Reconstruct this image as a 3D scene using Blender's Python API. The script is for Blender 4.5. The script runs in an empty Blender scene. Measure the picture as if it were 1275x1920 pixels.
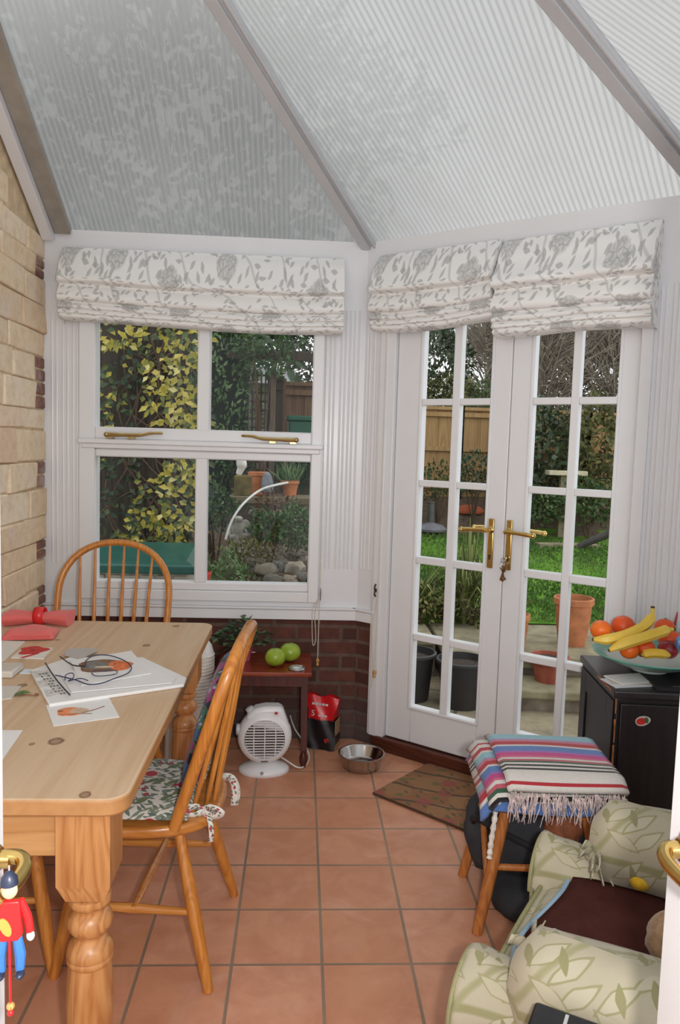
import bpy, math, random
from mathutils import Vector, Matrix, Euler
random.seed(7)
S = bpy.context.scene
C = S.collection
PI = math.pi
U = random.uniform

# ------------------------------------------------------------------ camera (fitted to the floor grid and the verticals)
F_PX, CAM_H = 1424.478, 1.5
YAW, PIT, ROL = 0.0530983365, 0.0866162844, 0.0298728166
fw = Vector((math.sin(YAW) * math.cos(PIT), math.cos(YAW) * math.cos(PIT), -math.sin(PIT)))
rt = Vector((math.cos(YAW), -math.sin(YAW), 0)); up = rt.cross(fw)
R2 = math.cos(ROL) * rt + math.sin(ROL) * up
U2 = -math.sin(ROL) * rt + math.cos(ROL) * up
CAM = Vector((0, 0, CAM_H))
cd = bpy.data.cameras.new('camera'); co = bpy.data.objects.new('camera', cd); C.objects.link(co)
m = Matrix.Identity(4)
for i in range(3):
    m[i][0] = R2[i]; m[i][1] = U2[i]; m[i][2] = -fw[i]; m[i][3] = CAM[i]
co.matrix_world = m
cd.sensor_fit = 'VERTICAL'; cd.sensor_height = 36.0; cd.sensor_width = 36.0
cd.lens = F_PX / 1920 * 36.0; cd.clip_start = 0.02; cd.clip_end = 200
S.camera = co

def ray(u, v):
    return fw + R2 * ((u - 637.5) / F_PX) - U2 * ((v - 960) / F_PX)
def onz(u, v, z=0.0):                      # where the photo's point meets a level plane
    d = ray(u, v); return CAM + d * ((z - CAM_H) / d.z)
def ony(u, v, y):                          # ... or an upright plane across the room
    d = ray(u, v); return CAM + d * (y / d.y)

# the two window walls share one frame: x along the wall, y out of the room, z up
K = Vector((0.300, 3.770, 0)); TH = math.radians(-38)
DT = Vector((math.cos(TH), math.sin(TH), 0)); DN = Vector((-math.sin(TH), math.cos(TH), 0))
def dw(s, n, z): return K + DT * s + DN * n + Vector((0, 0, z))

# ------------------------------------------------------------------ colours and node helpers
def srgb(r, g, b, k=1.0):
    f = lambda c: (c / 12.92 if c <= .04045 else ((c + .055) / 1.055) ** 2.4) * k
    return (f(r / 255), f(g / 255), f(b / 255), 1)
class NT:
    def __init__(s, name):
        s.m = bpy.data.materials.new(name); s.m.use_nodes = True; s.t = s.m.node_tree; s.t.nodes.clear()
    def n(s, typ, ins=None, **props):
        nd = s.t.nodes.new('ShaderNode' + typ)
        for k, v in props.items(): setattr(nd, k, v)
        for k, v in (ins or {}).items(): s.put(nd.inputs[k], v)
        return nd
    def put(s, sock, v):
        if isinstance(v, bpy.types.NodeSocket): s.t.links.new(v, sock)
        elif isinstance(v, bpy.types.Node): s.t.links.new(v.outputs[0], sock)
        else: sock.default_value = v
    def math(s, op, a, b=0.0, c=0.0, clamp=False):
        nd = s.n('Math', {0: a, 1: b, 2: c}, operation=op); nd.use_clamp = clamp; return nd.outputs[0]
    def mix(s, fac, a, b, blend='MIX'):
        nd = s.n('Mix', None, data_type='RGBA', blend_type=blend)
        s.put(nd.inputs[0], fac); s.put(nd.inputs[6], a); s.put(nd.inputs[7], b); return nd.outputs[2]
    def ramp(s, fac, stops, interp='LINEAR'):
        nd = s.n('ValToRGB', {0: fac}); cr = nd.color_ramp; cr.interpolation = interp
        cr.elements[0].position, cr.elements[0].color = stops[0]
        cr.elements[1].position, cr.elements[1].color = stops[-1]
        for p, c in stops[1:-1]:
            e = cr.elements.new(p); e.color = c
        return nd.outputs[0]
    def obj(s): return s.n('TexCoord').outputs['Object']
    def uv(s): return s.n('TexCoord').outputs['UV']
    def gen(s): return s.n('TexCoord').outputs['Generated']
    def mp(s, vec, scale=(1, 1, 1), rot=(0, 0, 0), loc=(0, 0, 0)):
        return s.n('Mapping', {'Vector': vec, 'Scale': scale, 'Rotation': rot, 'Location': loc}).outputs[0]
    def noise(s, vec, scale, detail=3.0, rough=.55, dist=0.0):
        return s.n('TexNoise', {'Vector': vec, 'Scale': scale, 'Detail': detail, 'Roughness': rough, 'Distortion': dist}).outputs[0]
    def bump(s, h, strength=.3, dist=.01):
        return s.n('Bump', {'Height': h, 'Strength': strength, 'Distance': dist}).outputs[0]
    def pbr(s, col, rough=.5, metal=0.0, normal=None, spec=.5, trans=0.0, alpha=1.0, coat=0.0, sheen=0.0):
        p = s.n('BsdfPrincipled', {'Base Color': col, 'Roughness': rough, 'Metallic': metal, 'Specular IOR Level': spec,
                                   'Transmission Weight': trans, 'Coat Weight': coat, 'Sheen Weight': sheen, 'Alpha': alpha})
        if normal is not None: s.put(p.inputs['Normal'], normal)
        return s.out(p)
    def out(s, sh):
        o = s.n('OutputMaterial'); s.put(o.inputs[0], sh.outputs[0] if isinstance(sh, bpy.types.Node) else sh); return s.m

def paint(name, rgb, rough=.5, metal=0.0, var=.12, scale=12.0, bump=0.0, bscale=60.0, spec=.5, k=1.0, coat=0.0, sheen=0.0):
    """a plain surface with a little procedural unevenness"""
    t = NT(name); v = t.obj(); c = srgb(*rgb, k)
    n = t.noise(v, scale)
    dark = tuple(x * (1 - var) for x in c[:3]) + (1,); lite = tuple(min(1, x * (1 + var)) for x in c[:3]) + (1,)
    col = t.ramp(n, [(.3, dark), (.7, lite)])
    nm = t.bump(t.noise(v, bscale, 4), bump, .004) if bump else None
    return t.pbr(col, rough, metal, nm, spec, coat=coat, sheen=sheen)

def wood(name, a, b, axis=2, scale=7.0, rough=.4, stretch=.07, knots=0.0, bump=.08, k=1.0, coat=0.0, spec=.5):
    t = NT(name); v = t.obj()
    sc = [1, 1, 1]; sc[axis] = stretch
    w = t.mp(v, tuple(sc))
    n1 = t.noise(w, scale, 2, .5, 1.5)
    rings = t.math('FRACT', t.math('MULTIPLY', n1, 7.0))
    rings = t.math('ABSOLUTE', t.math('SUBTRACT', rings, .5))
    n2 = t.noise(w, scale * 9, 4, .6)
    f = t.math('ADD', t.math('MULTIPLY', rings, .9), t.math('MULTIPLY', n2, .55))
    col = t.ramp(f, [(.15, srgb(*b, k)), (.42, srgb(*[(x * .6 + y * .4) for x, y in zip(a, b)], k)), (.75, srgb(*a, k))])
    big = t.noise(v, 1.6, 2)
    col = t.mix(t.math('MULTIPLY', big, .25), col, srgb(*b, k))
    if knots:
        vo = t.n('TexVoronoi', {'Vector': t.mp(v, tuple(.45 if i == axis else 1 for i in range(3))), 'Scale': knots, 'Randomness': 1.0})
        kn = t.ramp(vo.outputs['Distance'], [(.035, (1, 1, 1, 1)), (.075, (0, 0, 0, 1))])
        col = t.mix(kn, col, srgb(*[x * .42 for x in b], k))
    return t.pbr(col, rough, 0, t.bump(f, bump, .002), spec, coat=coat)

def motif(name, bg, layers, rough=.85, weave=.25, k=1.0, tint=None):
    """printed cloth: layers of leaves, rings and dots scattered over the cloth's own UV (metres)"""
    t = NT(name); uv = t.uv(); col = srgb(*bg, k)
    uvd = t.n('VectorMath', {0: uv, 1: t.mp(t.n('TexNoise', {'Vector': uv, 'Scale': 9.0}).outputs['Color'], (.02, .02, .02))}, operation='ADD').outputs[0]
    if tint:
        col = t.ramp(t.noise(uv, 5), [(.3, srgb(*bg, k)), (.75, srgb(*tint, k))])
    for L in layers:
        v = t.mp(uvd, (L['s'] * L.get('asp', 1), L['s'], 1), (0, 0, 0)) if 'a' not in L else \
            t.mp(t.mp(uvd, (1, 1, 1), (0, 0, L['a']), L.get('o', (0, 0, 0))), (L['s'] * L.get('asp', 1), L['s'], 1))
        if L['t'] == 'vine':
            w = t.n('TexWave', {'Vector': t.mp(uv, (1, 1, 1), (0, 0, L['a'])), 'Scale': L['s'], 'Distortion': L['d'], 'Detail': 1.0, 'Detail Scale': L.get('ds', 1.0)})
            f = t.ramp(w.outputs['Fac'], [(L['r'], (0, 0, 0, 1)), (L['r'] + .02, (1, 1, 1, 1))])
        else:
            vo = t.n('TexVoronoi', {'Vector': v, 'Scale': 1.0, 'Randomness': L.get('rand', .8)}, voronoi_dimensions='2D')
            if L['t'] == 'leaf':
                vo.distance = 'MINKOWSKI'; t.put(vo.inputs['Exponent'], 1.22)
            d = vo.outputs['Distance']; r = L['r']
            if L['t'] == 'flower':
                pet = t.n('TexVoronoi', {'Vector': t.mp(uv, (L['s'] * L.get('pet', 7),) * 3), 'Scale': 1.0}, voronoi_dimensions='2D', feature='DISTANCE_TO_EDGE')
                d2 = t.math('ADD', d, t.math('MULTIPLY', t.noise(uv, L['s'] * 5), .12))
                f = t.ramp(d2, [(r, (1, 1, 1, 1)), (r + .03, (0, 0, 0, 1))])
                lines = t.math('ADD', t.math('MULTIPLY', t.ramp(pet.outputs[0], [(.03, (1, 1, 1, 1)), (.10, (.0, .0, .0, 1))]), .45), t.math('MULTIPLY', t.noise(uv, 90, 3), 1.0), 0.0, True)
                f = t.math('MULTIPLY', f, lines)
            elif L['t'] == 'ring':
                w = L.get('w', .05)
                f = t.ramp(d, [(r - w - .015, (0, 0, 0, 1)), (r - w, (1, 1, 1, 1)), (r, (1, 1, 1, 1)), (r + .015, (0, 0, 0, 1))])
            else:
                f = t.ramp(d, [(r, (1, 1, 1, 1)), (r + .03, (0, 0, 0, 1))])
            rnd = t.n('SeparateColor', {0: vo.outputs['Color']}).outputs[0]
            keep = t.math('GREATER_THAN', rnd, L.get('drop', .3))
            f = t.math('MULTIPLY', f, keep)
        col = t.mix(t.math('MULTIPLY', f, L.get('op', 1.0)), col, srgb(*L['c'], k))
    wv = t.n('TexChecker', {'Vector': uv, 'Scale': 420.0}).outputs[1]
    col = t.mix(.06, col, wv, 'MULTIPLY')
    nm = t.bump(t.math('ADD', t.noise(uv, 26, 2), t.math('MULTIPLY', wv, .1)), weave, .006)
    return t.pbr(col, rough, 0, nm, .2, sheen=.15)

def leafmat(name, stops, rough=.5, trans=.25):
    """foliage: each leaf takes its own colour from a ramp"""
    t = NT(name); a = t.n('Attribute', None, attribute_name='rnd').outputs['Fac']
    col = t.ramp(a, stops)
    col = t.mix(t.math('MULTIPLY', t.noise(t.obj(), 30, 2), .35), col, (.02, .03, .01, 1))
    p = t.n('BsdfPrincipled', {'Base Color': col, 'Roughness': rough, 'Specular IOR Level': .35})
    tr = t.n('BsdfTranslucent', {'Color': col})
    return t.out(t.n('MixShader', {0: trans, 1: p.outputs[0], 2: tr.outputs[0]}))

# ------------------------------------------------------------------ mesh builder
class MB:
    def __init__(s): s.v = []; s.f = []; s.r = []; s.uv = {}; s.rnd = .5
    def add(s, vs, fs, uvs=None):
        o = len(s.v); s.v += [tuple(p) for p in vs]
        for i, f in enumerate(fs):
            if uvs: s.uv[len(s.f)] = [uvs[j] for j in f]
            s.f.append([j + o for j in f]); s.r.append(s.rnd)
    def box(s, x0, x1, y0, y1, z0, z1, M=None):
        vs = [Vector((x, y, z)) for x in (x0, x1) for y in (y0, y1) for z in (z0, z1)]
        if M: vs = [M @ p for p in vs]
        s.add(vs, [(0, 1, 3, 2), (4, 6, 7, 5), (0, 4, 5, 1), (2, 3, 7, 6), (0, 2, 6, 4), (1, 5, 7, 3)]); return s
    def bar(s, a, b, w, h, up=(0, 0, 1)):
        a, b = Vector(a), Vector(b); d = (b - a).normalized(); x = d.cross(Vector(up))
        if x.length < 1e-4: x = d.cross(Vector((0, 1, 0)))
        x.normalize(); y = x.cross(d)
        vs = [p + x * (i * w / 2) + y * (j * h / 2) for p in (a, b) for i, j in ((-1, -1), (1, -1), (1, 1), (-1, 1))]
        s.add(vs, [(3, 2, 1, 0), (4, 5, 6, 7), (0, 1, 5, 4), (1, 2, 6, 5), (2, 3, 7, 6), (3, 0, 4, 7)]); return s
    def tube(s, pts, r, seg=10, flat=1.0, up=None, closed=False, cap=True):
        pts = [Vector(p) for p in pts]; n = len(pts)
        rr = r if isinstance(r, (list, tuple)) else [r] * n
        prev = Vector(up) if up else None; rings = []
        for i, p in enumerate(pts):
            a = pts[(i - 1) % n] if (closed or i > 0) else p
            b = pts[(i + 1) % n] if (closed or i < n - 1) else p
            d = (b - a).normalized()
            if prev is None: prev = Vector((0, 0, 1)) if abs(d.z) < .9 else Vector((1, 0, 0))
            x = (prev - d * prev.dot(d))
            x = x.normalized() if x.length > 1e-6 else d.orthogonal().normalized()
            if not up: prev = x
            y = d.cross(x)
            rings.append([p + (x * math.cos(t) * flat + y * math.sin(t)) * rr[i] for t in [2 * PI * k / seg for k in range(seg)]])
        vs = [q for g in rings for q in g]; fs = []
        for i in range(n if closed else n - 1):
            j = (i + 1) % n
            for k in range(seg):
                l = (k + 1) % seg; fs.append((i * seg + k, i * seg + l, j * seg + l, j * seg + k))
        if cap and not closed:
            fs.append(tuple(range(seg))[::-1]); fs.append(tuple((n - 1) * seg + k for k in range(seg)))
        s.add(vs, fs); return s
    def lathe(s, prof, seg=24, c=(0, 0, 0), M=None, cap=True):
        c = Vector(c); vs = []; fs = []; n = len(prof)
        for r, z in prof:
            for k in range(seg):
                p = Vector((r * math.cos(2 * PI * k / seg), r * math.sin(2 * PI * k / seg), z))
                vs.append((M @ p if M else p) + c)
        for i in range(n - 1):
            for k in range(seg):
                l = (k + 1) % seg; fs.append((i * seg + k, i * seg + l, (i + 1) * seg + l, (i + 1) * seg + k))
        if cap:
            if prof[0][0] > 1e-5: fs.append(tuple(range(seg))[::-1])
            if prof[-1][0] > 1e-5: fs.append(tuple((n - 1) * seg + k for k in range(seg)))
        s.add(vs, fs); return s
    def ball(s, c, r, seg=16, ring=10, M=None, fn=None):
        if not isinstance(r, (tuple, list)): r = (r, r, r)
        vs = []; fs = []; c = Vector(c)
        for i in range(ring + 1):
            th = PI * i / ring
            for k in range(seg):
                ph = 2 * PI * k / seg
                d = Vector((math.sin(th) * math.cos(ph), math.sin(th) * math.sin(ph), -math.cos(th)))
                q = fn(d) if fn else 1.0
                p = Vector((d.x * r[0] * q, d.y * r[1] * q, d.z * r[2] * q))
                vs.append((M @ p if M else p) + c)
        for i in range(ring):
            for k in range(seg):
                l = (k + 1) % seg; fs.append((i * seg + k, i * seg + l, (i + 1) * seg + l, (i + 1) * seg + k))
        s.add(vs, fs); return s
    def prism(s, poly, z0, z1, M=None):
        n = len(poly)
        vs = [Vector((x, y, z)) for z in (z0, z1) for x, y in poly]
        if M: vs = [M @ p for p in vs]
        s.add(vs, [tuple(range(n))[::-1], tuple(range(n, 2 * n))] + [(i, (i + 1) % n, (i + 1) % n + n, i + n) for i in range(n)]); return s
    def grid(s, fn, nu, nv, thick=None, su=1.0, sv=1.0):
        """sheet: fn(a,b) -> point, a,b in 0..1; UV follows the cloth in metres (su, sv = its flat size)"""
        P = [[Vector(fn(i / nu, j / nv)) for j in range(nv + 1)] for i in range(nu + 1)]
        vs = [P[i][j] for i in range(nu + 1) for j in range(nv + 1)]
        uv = [(i / nu * su, j / nv * sv) for i in range(nu + 1) for j in range(nv + 1)]
        q = lambda i, j: i * (nv + 1) + j
        fs = [(q(i, j), q(i + 1, j), q(i + 1, j + 1), q(i, j + 1)) for i in range(nu) for j in range(nv)]
        s.add(vs, fs, uv); return s
    def leaf(s, p, d, nrm, L, W, fold=.15):
        p = Vector(p); d = Vector(d).normalized(); x = d.cross(Vector(nrm))
        if x.length < 1e-4: x = d.orthogonal()
        x.normalize(); n = x.cross(d)
        m_ = p + d * L * .45
        s.add([p, m_ + x * W / 2 + n * W * fold, p + d * L, m_ - x * W / 2 + n * W * fold, m_], [(0, 1, 2, 4), (0, 4, 2, 3)])
    def build(s, name, mat, parent=None, loc=None, rotz=0.0, smooth=35, bevel=0.0, bseg=2, solid=0.0, sub=0, mw=None):
        me = bpy.data.meshes.new(name); me.from_pydata(s.v, [], s.f); me.validate(clean_customdata=False)
        if len(me.polygons) == len(s.f):
            at = me.attributes.new('rnd', 'FLOAT', 'FACE'); at.data.foreach_set('value', s.r)
            if s.uv:
                ul = me.uv_layers.new(name='UVMap')
                for pl in me.polygons:
                    if pl.index in s.uv:
                        for li, c in zip(pl.loop_indices, s.uv[pl.index]): ul.data[li].uv = c
        if smooth:
            me.polygons.foreach_set('use_smooth', [True] * len(me.polygons))
            me.set_sharp_from_angle(angle=math.radians(smooth))
        me.materials.append(mat)
        o = bpy.data.objects.new(name, me); C.objects.link(o)
        if parent: o.parent = parent
        if loc is not None: o.location = loc
        if rotz: o.rotation_euler = (0, 0, rotz)
        if solid:
            md = o.modifiers.new('solid', 'SOLIDIFY'); md.thickness = solid; md.offset = 0
        if bevel:
            md = o.modifiers.new('bevel', 'BEVEL'); md.width = bevel; md.segments = bseg; md.limit_method = 'ANGLE'; md.angle_limit = math.radians(40)
        if sub:
            md = o.modifiers.new('sub', 'SUBSURF'); md.levels = sub; md.render_levels = sub
        return o

def thing(name, label, cat, loc=(0, 0, 0), rotz=0.0, group=None):
    o = bpy.data.objects.new(name, None); C.objects.link(o); o.empty_display_size = .05
    o.location = loc; o.rotation_euler = (0, 0, rotz); return tag(o, label, cat, group)
def tag(o, label, cat, group=None, kind=None):
    o['label'] = label; o['category'] = cat
    if group: o['group'] = group
    if kind: o['kind'] = kind
    return o
def struct(o, label=None):
    o['kind'] = 'structure'
    if label: o['label'] = label
    return o
def dup(root, loc, rotz, label=None, group=None, scale=None):
    r = root.copy(); C.objects.link(r); r.location = loc; r.rotation_euler = (0, 0, rotz)
    if label: r['label'] = label
    if group: r['group'] = group
    if scale: r.scale = scale
    for ch in list(root.children):
        c = ch.copy(); C.objects.link(c); c.parent = r
        for g in ch.children:
            d = g.copy(); C.objects.link(d); d.parent = c
    return r
def text(s, size, mat, parent=None, name='lettering', M=None, ext=.0004):
    cu = bpy.data.curves.new(name, 'FONT'); cu.body = s; cu.size = size; cu.extrude = ext; cu.align_x = 'CENTER'; cu.align_y = 'CENTER'
    cu.materials.append(mat)
    tmp = bpy.data.objects.new(name, cu); C.objects.link(tmp); bpy.context.view_layer.update()
    me = bpy.data.meshes.new_from_object(tmp.evaluated_get(bpy.context.evaluated_depsgraph_get()))
    bpy.data.objects.remove(tmp); bpy.data.curves.remove(cu)
    o = bpy.data.objects.new(name, me); C.objects.link(o); me.materials.clear(); me.materials.append(mat)
    if parent: o.parent = parent
    if M: o.matrix_local = M
    return o
def arc(c, r, a0, a1, n, ax=(1, 0, 0), ay=(0, 0, 1)):
    c = Vector(c); ax = Vector(ax); ay = Vector(ay)
    return [c + ax * r * math.cos(a0 + (a1 - a0) * i / n) + ay * r * math.sin(a0 + (a1 - a0) * i / n) for i in range(n + 1)]
def smoothpath(P, n=6):
    P = [Vector(p) for p in P]; out = []
    for i in range(len(P) - 1):
        a, b, c, d = P[max(i - 1, 0)], P[i], P[i + 1], P[min(i + 2, len(P) - 1)]
        for k in range(n):
            t = k / n
            out.append(.5 * ((2 * b) + (c - a) * t + (2 * a - 5 * b + 4 * c - d) * t * t + (-a + 3 * b - 3 * c + d) * t ** 3))
    return out + [P[-1]]
# ------------------------------------------------------------------ materials of the room
WHITE = paint('white_gloss_paint', (219, 219, 221), .28, var=.02, scale=4)
WHITE_S = paint('white_satin_paint', (222, 222, 224), .38, var=.02, scale=4)
BAR = paint('aluminium_powder_coat', (186, 187, 190), .45, var=.05, scale=6)
BRASS = paint('polished_brass', (212, 182, 112), .2, 1.0, var=.1, scale=30)
DULLBRASS = paint('dull_brass', (176, 152, 104), .3, 1.0, var=.12, scale=40)
STEEL = paint('stainless_steel', (196, 192, 188), .16, 1.0, var=.06, scale=30)
IRON = paint('dark_iron', (70, 66, 64), .4, .8, var=.2, scale=40)
CORD = paint('cream_cord', (206, 198, 184), .8, var=.1, scale=90)
ACORN = wood('turned_beech', (214, 168, 100), (160, 106, 50), 2, 30)

def glassmat(name, tint=(.97, .98, .975), refl=.05):
    t = NT(name)
    nz = t.bump(t.noise(t.obj(), 1.3, 1), .012, .02)
    tr = t.n('BsdfTransparent', {'Color': tint + (1,)})
    gl = t.n('BsdfGlossy', {'Roughness': .01, 'Normal': nz, 'Color': (1, 1, 1, 1)})
    lw = t.n('Fresnel', {'IOR': 1.35})
    f = t.math('ADD', t.math('MULTIPLY', lw.outputs[0], .45), refl * .04, clamp=True)
    return t.out(t.n('MixShader', {0: f, 1: tr.outputs[0], 2: gl.outputs[0]}))
GLASS = glassmat('window_glass')

PT = .41
def polycarb():
    t = NT('twinwall_polycarbonate'); uv = t.uv()
    x = t.n('SeparateXYZ', {0: uv})
    ph = t.math('FRACT', t.math('DIVIDE', x.outputs[0], .0235))
    tri = t.math('ABSOLUTE', t.math('SUBTRACT', ph, .5))                   # 0 mid-cell .. .5 at the rib
    rib = t.ramp(tri, [(.20, (0, 0, 0, 1)), (.42, (1, 1, 1, 1))])
    dirt = t.noise(t.mp(uv, (3, 1.2, 1)), 2.2, 5, .65)
    tcol = t.mix(rib, (PT * 1.0, PT, PT * .98, 1), (PT * .60, PT * .60, PT * .59, 1))
    tcol = t.mix(t.ramp(dirt, [(.45, (0, 0, 0, 1)), (.8, (.35, .35, .35, 1))]), tcol, (PT * .62, PT * .61, PT * .57, 1))
    tr = t.n('BsdfTransparent', {'Color': tcol})
    nz = t.bump(tri, .5, .006)
    rf = t.n('BsdfRefraction', {'Color': tcol, 'Roughness': .62, 'IOR': 1.25, 'Normal': nz})
    tl = t.n('BsdfTranslucent', {'Color': t.mix(rib, (PT * .9, PT * .92, PT * .93, 1), (PT * 1.05, PT * 1.05, PT * 1.04, 1)), 'Normal': nz})
    df = t.n('BsdfDiffuse', {'Color': (.55, .55, .54, 1), 'Normal': nz})
    gl = t.n('BsdfGlossy', {'Color': (.9, .9, .9, 1), 'Roughness': .25, 'Normal': nz})
    a = t.n('MixShader', {0: .86, 1: tr.outputs[0], 2: rf.outputs[0]})
    b = t.n('MixShader', {0: t.math('ADD', t.math('MULTIPLY', rib, .16), .26), 1: a.outputs[0], 2: tl.outputs[0]})
    c = t.n('MixShader', {0: .10, 1: b.outputs[0], 2: df.outputs[0]})
    d = t.n('MixShader', {0: .05, 1: c.outputs[0], 2: gl.outputs[0]})
    return t.out(d)
POLY = polycarb()

def brickmat(name, c1, c2, mort, w, h, ms, plane='xz', dark=None, fade=None, bump=.5):
    t = NT(name); o = t.obj(); s = t.n('SeparateXYZ', {0: o})
    v = t.n('CombineXYZ', {0: s.outputs[0], 1: s.outputs[2]}).outputs[0] if plane == 'xz' else o
    b = t.n('TexBrick', {'Vector': v, 'Color1': srgb(*c1), 'Color2': srgb(*c2), 'Mortar': srgb(*mort), 'Scale': 1.0, 'Mortar Size': ms,
                         'Mortar Smooth': .3, 'Bias': 0.0, 'Brick Width': w, 'Row Height': h})
    col = t.mix(t.ramp(t.noise(o, 14, 5, .7), [(.35, (0, 0, 0, 1)), (.75, (.8, .8, .8, 1))]), b.outputs[0], srgb(*(dark or c2)))
    if fade:                                                            # damp, limewashed grey foot of the wall
        g = t.ramp(t.math('ADD', s.outputs[2], t.math('MULTIPLY', t.noise(o, 7, 3), .25)), [(.12, (.75, .75, .75, 1)), (.42, (0, 0, 0, 1))])
        col = t.mix(g, col, srgb(*fade))
    hgt = t.math('SUBTRACT', t.math('MULTIPLY', t.noise(o, 60, 4), .5), b.outputs[1])
    return t.pbr(col, .85, 0, t.bump(hgt, bump, .006), .25)
REDBRICK = brickmat('dark_red_brick', (112, 66, 54), (80, 48, 43), (108, 88, 78), .225, .0735, .011, dark=(64, 46, 42), fade=(84, 78, 76))

def tilemat():
    t = NT('terracotta_tile'); o = t.obj()
    v = t.mp(o, loc=(-.0979, -3.3896, 0))
    b = t.n('TexBrick', {'Vector': v, 'Color1': srgb(212, 154, 124), 'Color2': srgb(198, 138, 102), 'Mortar': srgb(112, 88, 72), 'Scale': 1.0,
                         'Mortar Size': .0052, 'Mortar Smooth': .35, 'Bias': 0.0, 'Brick Width': .26158, 'Row Height': .26158}, offset=0.0, squash=1.0)
    n1 = t.noise(o, 7.5, 5, .62, .6); n2 = t.noise(o, 2.1, 2)
    f = t.ramp(n1, [(.38, (0, 0, 0, 1)), (.68, (.75, .75, .75, 1))])
    col = t.mix(f, b.outputs[0], srgb(184, 122, 92))
    col = t.mix(t.ramp(t.noise(o, 5, 4, .6, 1), [(.52, (0, 0, 0, 1)), (.8, (.6, .6, .6, 1))]), col, srgb(214, 166, 144))
    col = t.mix(b.outputs[1], col, t.mix(n2, srgb(100, 82, 70), srgb(170, 144, 120)))
    h = t.math('SUBTRACT', t.math('MULTIPLY', n1, .12), b.outputs[1])
    return t.pbr(col, t.math('ADD', t.math('MULTIPLY', n1, .25), .34), 0, t.bump(h, .35, .003), .4)
TILE = tilemat()

def stonemat():
    t = NT('rough_sandstone'); o = t.obj(); a = t.n('Attribute', None, attribute_name='rnd').outputs['Fac']
    base = t.ramp(a, [(.0, srgb(240, 220, 188)), (.3, srgb(232, 206, 172)), (.55, srgb(242, 226, 200)), (.78, srgb(228, 200, 172)), (.90, srgb(230, 208, 192)), (.93, srgb(138, 96, 88)), (1.0, srgb(124, 92, 88))])
    n = t.noise(o, 22, 6, .7); n2 = t.noise(o, 6, 3, .6, 1)
    col = t.mix(t.ramp(n, [(.44, (0, 0, 0, 1)), (.74, (.5, .5, .5, 1))]), base, srgb(196, 156, 118))
    col = t.mix(t.ramp(n2, [(.5, (0, 0, 0, 1)), (.75, (.5, .5, .5, 1))]), col, srgb(228, 216, 206))
    return t.pbr(col, .9, 0, t.bump(n, .7, .012), .2)
STONE = stonemat()
MORTAR = paint('lime_mortar', (206, 182, 148), .95, var=.2, scale=20, bump=.5)
THRESH = wood('dark_hardwood', (98, 50, 34), (56, 26, 20), 0, 8, .35)

# ------------------------------------------------------------------ floor
fl = MB(); fl.prism([(-1.26, -1.3), (-1.26, 3.81), (.31, 3.81), (1.53, 2.86), (2.05, -1.3)], -.1, 0)
struct(fl.build('floor', TILE))

# ------------------------------------------------------------------ left wall: coursed rough stone
SL = math.tan(math.radians(30))
wl = MB(); bk = MB()
z = 0.0; rng = random.Random(5)
while z < 3.9:
    h = rng.choice([.095, .11, .13, .15, .12]); y = 3.772; first = True
    if rng.random() < .5:                                               # red brick toothing where the old wall ends
        for q in range(2):
            wl.rnd = rng.uniform(.935, 1.0)
            yy = y - rng.uniform(.10, .13)
            if z + h < 2.47 + SL * (3.77 - yy):
                wl.box(-1.262, -1.243 + rng.uniform(0, .004), yy + .006, y - .002, z + q * h / 2 + .006, z + (q + 1) * h / 2 - .004)
        y -= .135
    while y > .7:
        L = rng.uniform(.2, .5); y0 = y - L
        if z + h > 2.46 + SL * (3.77 - y): y = y0; continue
        wl.rnd = rng.uniform(0, .9)
        ex = -1.238 + rng.uniform(-.004, .008); n = 3
        M_ = Matrix.Identity(4)
        zt = min(z + h, 2.50 + SL * (3.77 - y))
        wl.box(-1.262, ex, y0 + .003, y - .003, z + .003, zt - .003)
        wl.v[-8:] = [(a_ + (rng.uniform(-.006, .006) if a_ > -1.25 else 0), b_ + rng.uniform(-.007, .007), c_ + rng.uniform(-.006, .006)) for a_, b_, c_ in wl.v[-8:]]
        y = y0
    z += h
wl_o = struct(wl.build('wall_left', STONE, bevel=.008, bseg=2))
bk.prism([(.5, 0), (3.86, 0), (3.86, 2.44), (.5, 2.44 + SL * 3.3)], 0, .18, Matrix(((0, 0, -1, -1.25), (1, 0, 0, 0), (0, 1, 0, 0), (0, 0, 0, 1))))
struct(bk.build('mortar', MORTAR, wl_o))

# ------------------------------------------------------------------ window wall (looks down the garden), y = 3.77
def reeds(mb, xs, y, z0, z1, r=.0075):
    y += .0048
    for x in xs:
        mb.tube([(x, y, z0 + .012), (x, y, z1)], r, 8); mb.ball((x, y, z0 + .010), (r, r * .8, r * 1.2), 8, 6)
wb = MB()
wb.box(-1.25, -1.065, 3.77, 3.87, .66, 2.485); wb.box(.092, .318, 3.77, 3.87, .66, 2.485)
wb.box(-1.065, .092, 3.77, 3.87, 2.12, 2.485); wb.box(-1.065, .092, 3.77, 3.87, .66, .74); wb.box(-1.075, -1.03, 3.79, 3.87, .66, 2.2); wb.box(.06, .11, 3.79, 3.87, .66, 2.2)
wall_back = struct(wb.build('wall_back', WHITE))
rd = MB(); reeds(rd, [-1.208, -1.186, -1.156, -1.134, -1.108, -1.090], 3.769, .88, 2.10)
reeds(rd, [.132, .152, .184, .204, .226, .246, .268], 3.769, .88, 2.16)
struct(rd.build('reeding', WHITE, wall_back))
wlow = MB(); wlow.box(-1.25, .335, 3.785, 3.90, 0, .66)
struct(wlow.build('wall_back_lower', REDBRICK))
sl = MB()
prof = [(3.745, .628), (3.745, .676), (3.738, .682), (3.738, .690), (3.80, .690), (3.80, .628)]
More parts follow.
